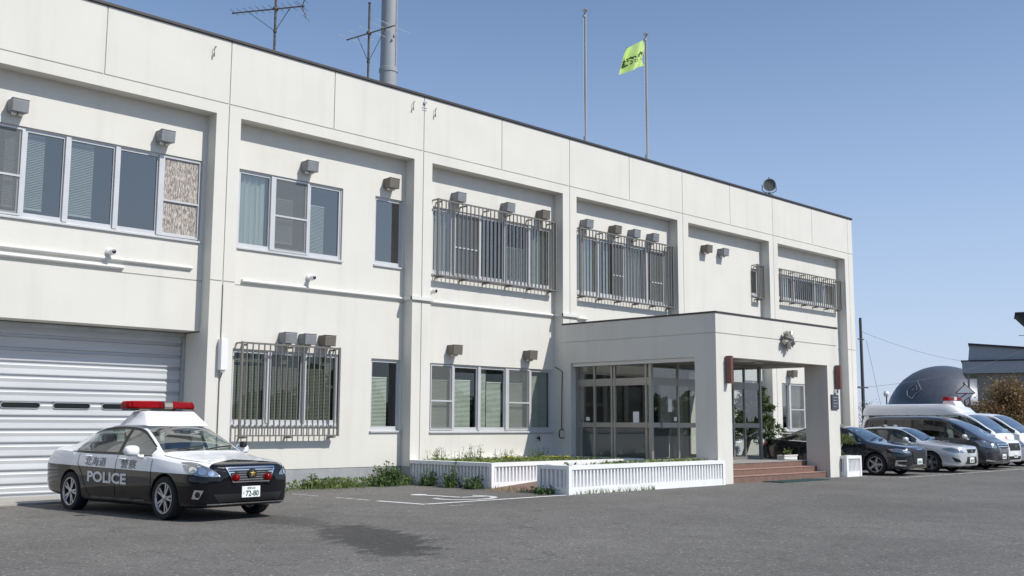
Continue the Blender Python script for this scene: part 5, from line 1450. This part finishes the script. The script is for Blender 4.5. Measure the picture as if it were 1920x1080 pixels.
# --- body shapes: (x, W, zb, zs, ws, zt, we, ze), x forward from the front axle
def sedan_keys(H=1.0, nose=0.):
    k = [(.92, .58, .28, .745, .49, .812, .42, .796), (.90, .68, .24, .76, .595, .828, .52, .81), (.84, .755, .21, .78, .675, .846, .58, .828), (.72, .82, .195, .805, .745, .868, .645, .85), (.50, .862, .19, .825, .79, .895, .68, .875),
         (.15, .888, .19, .86, .82, .935, .71, .91), (-.30, .895, .18, .91, .845, 1.015, .735, .98), (-.55, .897, .18, .93, .85, 1.165, .69, 1.105), (-.80, .897, .18, .94, .85, 1.30, .64, 1.235), (-1.05, .897, .18, .945, .845, 1.408, .595, 1.345),
         (-1.3, .897, .18, .95, .845, 1.45, .58, 1.388), (-1.75, .897, .18, .955, .845, 1.468, .575, 1.405), (-2.25, .897, .18, .96, .845, 1.445, .572, 1.38), (-2.6, .895, .19, .97, .84, 1.375, .575, 1.305), (-2.9, .89, .20, .985, .835, 1.27, .59, 1.205),
         (-3.2, .882, .22, 1.0, .82, 1.135, .63, 1.095), (-3.38, .872, .24, 1.0, .80, 1.085, .66, 1.06), (-3.65, .845, .27, .985, .765, 1.07, .66, 1.045), (-3.85, .79, .31, .95, .69, 1.05, .60, 1.03), (-3.95, .71, .36, .88, .60, 1.01, .52, .98), (-3.985, .62, .40, .82, .53, .96, .46, .93)]
    return [(x + nose * max(0, x), W, zb, zs * H if zs > .6 else zs, ws, zt * H, we, ze * H) for x, W, zb, zs, ws, zt, we, ze in k][::-1]
def sedan_spec(**kw):
    sp = dict(keys=sedan_keys(), axles=(0, -2.85), rw=.325, gap=.045, wind=(-.31, -1.07), rear=(-2.42, -3.18), side0=-.36, side1=-3.05,
              cslant=(-2.82, 1.0, R(-38)), slants=[(-2.82, 1.0, R(-38)), ], pillars=[(-1.46, -1.36)], cuts=[-.38, -1.46, -1.36, -1.41, -2.50, -.31, -1.07, -2.42, -3.18], zcuts=[.27],
              doors=[(-1.41, -.38), (-2.50, -1.41)], sill=.27, handles=[(-1.25, .89), (-2.32, .92)], mirror=(-.72, .985), track=.785, floor=.62, inw=.70, inx=-3.0, dash=.93,
              seats=[(-1.05, .52), (-1.90, .30)], plate=(.95, .42), patches=[],
              doorlines={1: [(-1.41, .95), (-1.41, .27), (-2.22, .27), (-2.36, .45), (-2.45, .62), (-2.62, .80), (-2.62, .96)], 0: [(-.38, .90), (-.36, .55), (-.40, .27), (-1.41, .27)]})
    sp.update(kw); return sp

# --- the patrol car
crown = sedan_spec(bonnet=1, paint=M['two_tone'], plate_text=('室蘭 800', '72-80'), handle_mat=M['paint_white'], mirror_mat=M['paint_white'], tilt=R(-.35))
crown['patches'] = [
    ('headlight', [(-.50, .865), (-.36, .87), (-.25, .85), (-.11, .795), (.0, .73), (.075, .66), (-.03, .655), (-.22, .665), (-.36, .70), (-.44, .77)], 33, M['headlamp'], .010),
    ('fog_lamp', [(-.335, .335), (-.235, .33), (-.165, .46), (-.30, .465)], 33, M['chrome'], .012),
    ('grille', [(-.45, .798), (.45, .798), (.33, .565), (-.33, .565)], 0, M['chrome'], .014),
    ('air_intake', [(-.62, .40), (.62, .40), (.54, .28), (-.54, .28)], 0, M['black'], .008),
    ('bumper_strip', [(-.70, .262), (.70, .262), (.70, .244), (-.70, .244)], 0, M['chrome'], .018)]
crown['rpatches'] = [('tail_light', [(-.80, .86), (-.42, .86), (-.42, .72), (-.80, .70)], M['taillamp'], .01), ('tail_light', [(.80, .86), (.42, .86), (.42, .72), (.80, .70)], M['taillamp'], .01)]
HEAD = R(-85.5)
pc, bvh, sh_, parts = vehicle('patrol_car', 'police car', 'black and white patrol car with red roof lights parked before the garage shutter', crown, (8.80, -5.02, 0), HEAD)
b = MB()
for k in range(6):
    z = .590 + .036 * k; hw = .33 + .12 * (z - .565) / .233 - .02
    conform(b, bvh, [(-hw, z + .0105), (hw, z + .0105), (hw, z - .0105), (-hw, z - .0105)], (0, 0, 0), Vector((-1, 0, 0)), Vector((0, 1, 0)), .018)
for o in pc.children:
    if o.name.startswith('grille'): gr_ = o
b.build('grille_slot', M['black'], gr_)
for y in (-.29, .29):
    b = MB(); h, n, i_, t = bvh.ray_cast(Vector((3, y, .64)), Vector((-1, 0, 0)))
    b.lathe([(0, .085), (.035, .08), (.052, .06), (.056, .0)], 18, 'x', (h.x + .0, y, .635)); b.build('front_beacon', M['red_lens'], pc, smooth=50)
b = MB(); h, n, i_, t = bvh.ray_cast(Vector((3, 0, .69)), Vector((-1, 0, 0))); b.lathe([(0, .05), (.075, .045), (.08, .0)], 20, 'x', (h.x, 0, .69)); em = b.build('badge_disc', M['black'], pc, smooth=40)
b = MB(); pts = []
for i in range(10):
    t = R(90 + 36 * i); q = .058 if i % 2 == 0 else .028; pts.append((h.x + .052, q * math.cos(t), .69 + q * math.sin(t)))
b.add([(h.x + .066, 0, .69)] + pts, [(0, 1 + i, 1 + (i + 1) % 10) for i in range(10)]); b.build('badge_star', M['gold'], em)
for s in (-1, 1):
    b = MB(); ua = R(33); d = Vector((-math.cos(ua), -s * math.sin(ua), 0)); u = Vector((math.sin(ua), math.cos(ua) * (1 if s < 0 else -1), 0))
    for cx, cz, r_ in ((-.33, .755, .058), (-.20, .735, .062), (-.07, .705, .045)):
        conform(b, bvh, [(cx + r_ * math.cos(t), cz + r_ * .85 * math.sin(t)) for t in np.linspace(0, 2 * math.pi, 15)[:-1]], (0, 0, 0), d, u, .020, .03)
    b.build('lamp_reflector', M['headlamp_inner'], pc, smooth=40)
    b = MB(); conform(b, bvh, [(-.255 + .035 * math.cos(t), .395 + .045 * math.sin(t)) for t in np.linspace(0, 2 * math.pi, 15)[:-1]], (0, 0, 0), d, u, .018, .03); b.build('fog_lens', M['black'], pc)
# lettering on both flanks
for s in (-1, 1):
    wl = MB(); bl = MB(); bl2 = MB()
    def flank(x0, z0):
        return lambda a, c: side_pt(bvh, x0 + a * (1 if s < 0 else -1), z0 + c - a * (1 if s < 0 else -1) * .018, s, .006)
    letters_into(wl, 'POLICE', flank(-1.66, .585), 1.20, .175, bold=.035)
    letters_into(bl, '北海道', flank(-2.05, .838), .66, .145); letters_into(bl2, '警察', flank(-1.03, .815), .46, .145)
    wl.build('white_lettering', M['letter_white'], pc, recalc=False); bl.build('black_lettering', M['letter_black'], pc, recalc=False); bl2.build('black_lettering', M['letter_black'], pc, recalc=False)
    b = MB(); h2 = sh_.at(-1.9)
    seam(b, bvh, [(-.55, .265), (-2.2, .265)], s, .03); b.build('sill_trim', M['alu_dark'], pc, recalc=False)
# raised lamp housing and V-shaped light bar
e2 = MB(); z0, z1 = 1.405, 1.655
bot = [(-1.02, -.57), (-1.10, -.60), (-1.95, -.58), (-1.95, .58), (-1.10, .60), (-1.02, .57)]; top = [(-1.30, -.44), (-1.36, -.47), (-1.68, -.46), (-1.68, .46), (-1.36, .47), (-1.30, .44)]
n = 6
e2.add([(x, y, z0) for x, y in bot] + [(x, y, z1) for x, y in top], [tuple(range(n)), tuple(range(2 * n - 1, n - 1, -1))] + [(i, n + i, n + (i + 1) % n, (i + 1) % n) for i in range(n)])
e2.build('lamp_housing', M['paint_white'], pc, bevel=.03, seg=3, smooth=45)
lb = MB()
def bar_seg(mb, y0, y1, grow=0, m=0, zc=1.755):
    prof = [(-.13, -.03), (-.12, -.065), (.12, -.065), (.13, -.03), (.115, .035), (.07, .07), (-.07, .07), (-.115, .035)]
    vs = []
    for y in (y0, y1):
        q = -1.42 - .42 * abs(y); k = 1 + grow; e_ = (.85 if abs(y) > .6 else 1)
        vs += [(q + a * k * e_, y, zc + c * k * e_) for a, c in prof]
    mb.add(vs, [tuple(range(8)), tuple(range(15, 7, -1))] + [(i, 8 + i, 8 + (i + 1) % 8, (i + 1) % 8) for i in range(8)], m)
red = MB(); bar_seg(red, -.57, -.10); bar_seg(red, .06, .57); bar_seg(red, -.64, -.571); bar_seg(red, .571, .64)
lbar = red.build('light_bar', M['red_lens'], pc, bevel=.03, seg=3, smooth=50)
b = MB(); bar_seg(b, -.098, .058, .0); b.build('loudspeaker', M['alu_dark'], lbar, bevel=.012)
b = MB()
for y0, y1, gr in ((-.55, -.46, -.25), (-.42, -.30, -.5), (-.27, -.17, -.3), (.12, .22, -.3), (.26, .38, -.5), (.42, .55, -.25)): bar_seg(b, y0, y1, gr)
b.build('lamp_core', M['headlamp_inner'], lbar)
b = MB(); bar_seg(b, -.60, -.145, .03, 0, 1.735); bar_seg(b, .105, .60, .03, 0, 1.735)
b.v = [(x, y, min(z, 1.700)) for x, y, z in b.v]; b.build('bar_base', M['black'], lbar)
b = MB(); b.box(-1.62, -1.42, -.5, .5, 1.664, 1.689); b.tube((-1.52, -.36, 1.64), (-1.52, -.36, 1.70), .05, 10); b.tube((-1.52, .36, 1.64), (-1.52, .36, 1.70), .05, 10); b.build('bar_foot', M['alu_dark'], lbar)
b = MB(); b.lathe([(0, .06), (.05, .05), (.065, 0), (.05, -.04), (0, -.05)], 14, 'z', (-.62, .98, 1.10)); b.build('fender_mirror', M['black'], pc, smooth=50)

# --- parked cars: noses towards the yard
GP = 'cars parked in a row beyond the porch'
lamp1 = [(-.50, .78), (-.30, .81), (-.08, .76), (.08, .70), (.02, .66), (-.22, .67), (-.42, .71)]
s1 = sedan_spec(bonnet=2, paint=M['paint_darkblue'], spokes=5, pair=False)
s1['patches'] = [('headlight', lamp1, 33, M['headlamp'], .010), ('fog_lamp', [(-.38, .30), (-.12, .28), (-.10, .32), (-.32, .35), (-.33, .42), (-.10, .43), (-.10, .47), (-.37, .46)], 33, M['chrome'], .012),
                 ('grille', [(-.46, .78), (.46, .78), (.36, .34), (-.36, .34)], 0, M['black'], .012), ('grille_bar', [(-.2, .79), (.2, .79), (.18, .765), (-.18, .765)], 0, M['chrome'], .02)]
s1['rpatches'] = [('tail_light', [(-.82, .98), (-.48, .96), (-.50, .80), (-.80, .78)], M['taillamp'], .01), ('tail_light', [(.82, .98), (.48, .96), (.50, .80), (.80, .78)], M['taillamp'], .01)]
s1['spatches'] = [('tail_light_side', [(-3.86, .97), (-3.62, .95), (-3.70, .82), (-3.88, .80)], M['taillamp'], .01)]
vehicle('parked_car', 'car', 'black sedan with its tail hidden by the porch column, nearest of the parked row', s1, (31.25, -5.45, 0), R(-90), GP)
s2 = sedan_spec(bonnet=2, paint=M['paint_silver'], keys=sedan_keys(.985), spokes=5, rimm='rim')
s2['patches'] = [('headlight', [(-.52, .76), (-.32, .79), (-.05, .72), (.10, .64), (.02, .62), (-.25, .65), (-.45, .70)], 33, M['headlamp'], .010), ('side_intake', [(-.34, .50), (-.12, .42), (-.06, .33), (-.26, .35)], 33, M['black'], .008),
                 ('grille', [(-.36, .74), (.36, .74), (.26, .62), (-.26, .62)], 0, M['black'], .012), ('grille_badge', [(0.06 * math.cos(t), .68 + .05 * math.sin(t)) for t in np.linspace(0, 6.28, 13)[:-1]], 0, M['chrome'], .02),
                 ('lower_grille', [(-.34, .50), (.34, .50), (.42, .27), (-.42, .27)], 0, M['black'], .010), ('front_lip', [(-.50, .34), (-.1, .26), (-.1, .22), (-.52, .28)], 33, M['paint_white'], .016)]
s2['plate'] = (.95, .40)
vehicle('parked_car', 'car', 'silver sedan between the black sedan and the dark minivan', s2, (34.62, -5.65, 0), R(-90), GP)

def van_keys(L=4.7, W=.845, H=1.82, wb=2.85, nose=.86, cowl=(.30, 1.13), top=(-.62, 1.70), zs=1.02, base=.20, hood=.98, rear_rake=.10, step=0):
    rear = nose - L; k = [(nose + .01, W * .60, base + .1, hood - .22, W * .52, hood - .12, W * .42, hood - .14), (nose - .01, W * .76, base + .05, hood - .18, W * .68, hood - .07, W * .56, hood - .09), (nose - .08, W * .88, base + .01, hood - .14, W * .80, hood - .04, W * .68, hood - .06), (nose - .25, W * .955, base, hood - .09, W * .88, hood + .02, W * .76, hood - .0)]
    cx, cz = cowl; tx, tz = top
    k += [(cx + .02, W * .985, base, zs - .04, W * .94, cz, W * .82, cz - .035), (cx + (tx - cx) * .35, W * .995, base, zs, W * .955, cz + (tz - cz) * .40, W * .83, cz + (tz - cz) * .36), (cx + (tx - cx) * .7, W, base, zs, W * .955, cz + (tz - cz) * .76, W * .83, cz + (tz - cz) * .71),
          (tx, W, base, zs, W * .955, tz, W * .83, tz - .05), (tx - .35, W, base, zs, W * .955, tz + (H - tz) * .72 , W * .83, tz + (H - tz) * .6 - .055), (tx - 1.0, W, base, zs, W * .955, H, W * .83, H - .07), ((rear + tx) / 2 - .4, W, base, zs, W * .955, H, W * .83, H - .07), (rear + .45, W, base + .02, zs, W * .955, H - .015, W * .83, H - .085),
          (rear + .12 + rear_rake, W * .985, base + .05, zs, W * .93, H - .06, W * .80, H - .13), (rear + .05 + rear_rake * .6, W * .96, base + .08, zs, W * .90, H - .14, W * .76, H - .22), (rear + .0, W * .90, base + .14, zs - .05, W * .84, H - .34, W * .70, H - .42)]
    return sorted(k)
def van_spec(paint, nose=.86, L=4.7, W=.845, wb=2.85, H=1.82, cowl=(.30, 1.13), top=(-.62, 1.70), zs=1.02, hood=.98, pillars=(), doors=(), **kw):
    sp = dict(keys=van_keys(L, W, H, wb, nose, cowl, top, zs, hood=hood), axles=(0, -wb), rw=.325, gap=.045, wind=(cowl[0], top[0]), rear=(-50, -51), rearglass=False, side0=cowl[0] + .02, side1=nose - L + .32,
              pillars=list(pillars), cuts=[x for p in pillars for x in p] + [x for d in doors for x in d] + [cowl[0], top[0]], zcuts=[.32], doors=list(doors), sill=.32, handles=[((a + b) / 2 - .3, zs - .07) for a, b in doors],
              mirror=(cowl[0] - .42, zs + .05), track=W - .11, floor=.72, inw=W * .84, inx=nose - L + .2, dash=zs - .02, seats=[(cowl[0] - .95, .6), (cowl[0] - 2.0, .6)], plate=(nose + .05, .45), paint=paint, patches=[], privacy=1)
    sp.update(kw); return sp
v1 = van_spec(M['paint_grey'], pillars=((-.78, -.70), (-1.95, -1.87), (-2.95, -2.85)), doors=((-.92, .12), (-1.95, -.92)), cowl=(.42, 1.10), top=(-.72, 1.70), handle_mat=M['chrome'], mirror_mat=M['paint_silver'])
v1['patches'] = [('headlight', [(-.54, .98), (-.30, .99), (-.02, .84), (.10, .77), (.02, .73), (-.28, .74), (-.46, .80)], 33, M['headlamp'], .010), ('grille', [(-.46, .88), (.46, .88), (.36, .68), (-.36, .68)], 0, M['chrome'], .012),
                 ('grille_slot', [(-.40, .84), (.40, .84), (.38, .80), (-.38, .80)], 0, M['black'], .018), ('grille_slot', [(-.38, .77), (.38, .77), (.34, .72), (-.34, .72)], 0, M['black'], .018), ('bumper_strip', [(-.34, .36), (-.06, .32), (-.05, .27), (-.34, .30)], 33, M['chrome'], .016), ('lower_grille', [(-.46, .46), (.46, .46), (.42, .32), (-.42, .32)], 0, M['black'], .008)]
vehicle('parked_minivan', 'minivan', 'dark grey minivan with chrome grille between the silver sedan and the high-roofed van', v1, (37.75, -5.55, 0), R(-90), GP)
hk_ = dict(nose=.98, W=.93, wb=3.1, cowl=(.66, 1.20), top=(-.30, 1.88), zs=1.20, hood=1.02)
v2 = van_spec(M['paint_vanwhite'], L=5.35, H=2.05, pillars=((-.62, -.52), (-2.1, -2.0), (-3.3, -3.2)), doors=((-.62, .40), (-1.95, -.72)), tw=.21, mirror_mat=M['paint_vanwhite'], spokes=6, pair=False, privacy=9, **hk_)
def hi_lamps():
    return [('headlight', [(-.44, .93), (-.30, .96), (-.16, .90), (-.10, .72), (-.30, .70), (-.42, .78)], 40, M['headlamp'], .010), ('grille', [(-.52, .88), (.52, .88), (.48, .62), (-.48, .62)], 0, M['black'], .012), ('grille_badge', [(.07 * math.cos(t), .77 + .06 * math.sin(t)) for t in np.linspace(0, 6.28, 13)[:-1]], 0, M['chrome'], .02), ('lower_grille', [(-.6, .42), (.6, .42), (.56, .30), (-.56, .30)], 0, M['black'], .008)]
v2['patches'] = hi_lamps() + [('bonnet_crest', [(.05 * math.cos(t), 1.06 + .06 * math.sin(t)) for t in np.linspace(0, 6.28, 13)[:-1]], 0, M['sign_red'], .012)]
pv, bvh, sh_, parts = vehicle('police_van', 'van', 'white high-roofed police van with a red light bar, right of the dark minivan', v2, (39.75, -5.1, 0), R(-90), GP)
b = MB()          # raised glass-fibre roof
def roof_ring(x, w, z, z0): return [(x, -w, z0), (x, -w * .98, z0 + (z - z0) * .55), (x, -w * .86, z0 + (z - z0) * .93), (x, -w * .5, z), (x, w * .5, z), (x, w * .86, z0 + (z - z0) * .93), (x, w * .98, z0 + (z - z0) * .55), (x, w, z0)]
rs = [(-.55, .66, 1.98, 1.90), (-.75, .76, 2.16, 1.88), (-1.05, .81, 2.26, 1.86), (-1.3, .82, 2.28, 1.86), (-4.0, .82, 2.28, 1.86), (-4.2, .81, 2.24, 1.86), (-4.29, .78, 2.12, 1.86)]
vs = []; [vs.extend(roof_ring(*q)) for q in rs]; n = 8
b.add(vs, [(i * n + j, i * n + j + 1, (i + 1) * n + j + 1, (i + 1) * n + j) for i in range(len(rs) - 1) for j in range(n - 1)] + [tuple(range(n)), tuple(range(len(vs) - 1, len(vs) - 1 - n, -1))])
b.build('raised_roof', M['paint_vanwhite'], pv, smooth=35)
b = MB(); b.add([(-.62, -.46, 1.86), (-.62, .46, 1.86), (-1.5, .46, 1.9), (-1.5, -.46, 1.9), (-.95, -.34, 2.39), (-.95, .34, 2.39), (-1.32, .34, 2.39), (-1.32, -.34, 2.39)], [(0, 1, 5, 4), (1, 2, 6, 5), (2, 3, 7, 6), (3, 0, 4, 7), (4, 5, 6, 7), (3, 2, 1, 0)])
b.build('lamp_housing', M['paint_white'], pv, bevel=.02)
red = MB()
for y0, y1 in ((-.62, -.12), (.12, .62)): red.box(-1.25, -1.03, y0, y1, 2.41, 2.53)
lbar = red.build('light_bar', M['red_lens'], pv, bevel=.035, seg=3, smooth=45)
b = MB(); b.box(-1.23, -1.0, -.118, .118, 2.41, 2.54); b.build('loudspeaker', M['alu'], lbar, bevel=.02)
v3 = van_spec(M['paint_vanwhite'], L=4.7, H=1.97, pillars=((-.62, -.52), (-2.1, -2.0), (-3.0, -2.9)), doors=((-.62, .40), (-1.95, -.72)), tw=.21, mirror_mat=M['paint_vanwhite'], spokes=6, pair=False, privacy=1, **dict(hk_, wb=2.6))
v3['patches'] = hi_lamps()
vehicle('parked_van', 'van', 'white low-roofed van at the right end of the parked row', v3, (42.35, -5.0, 0), R(-90), GP)
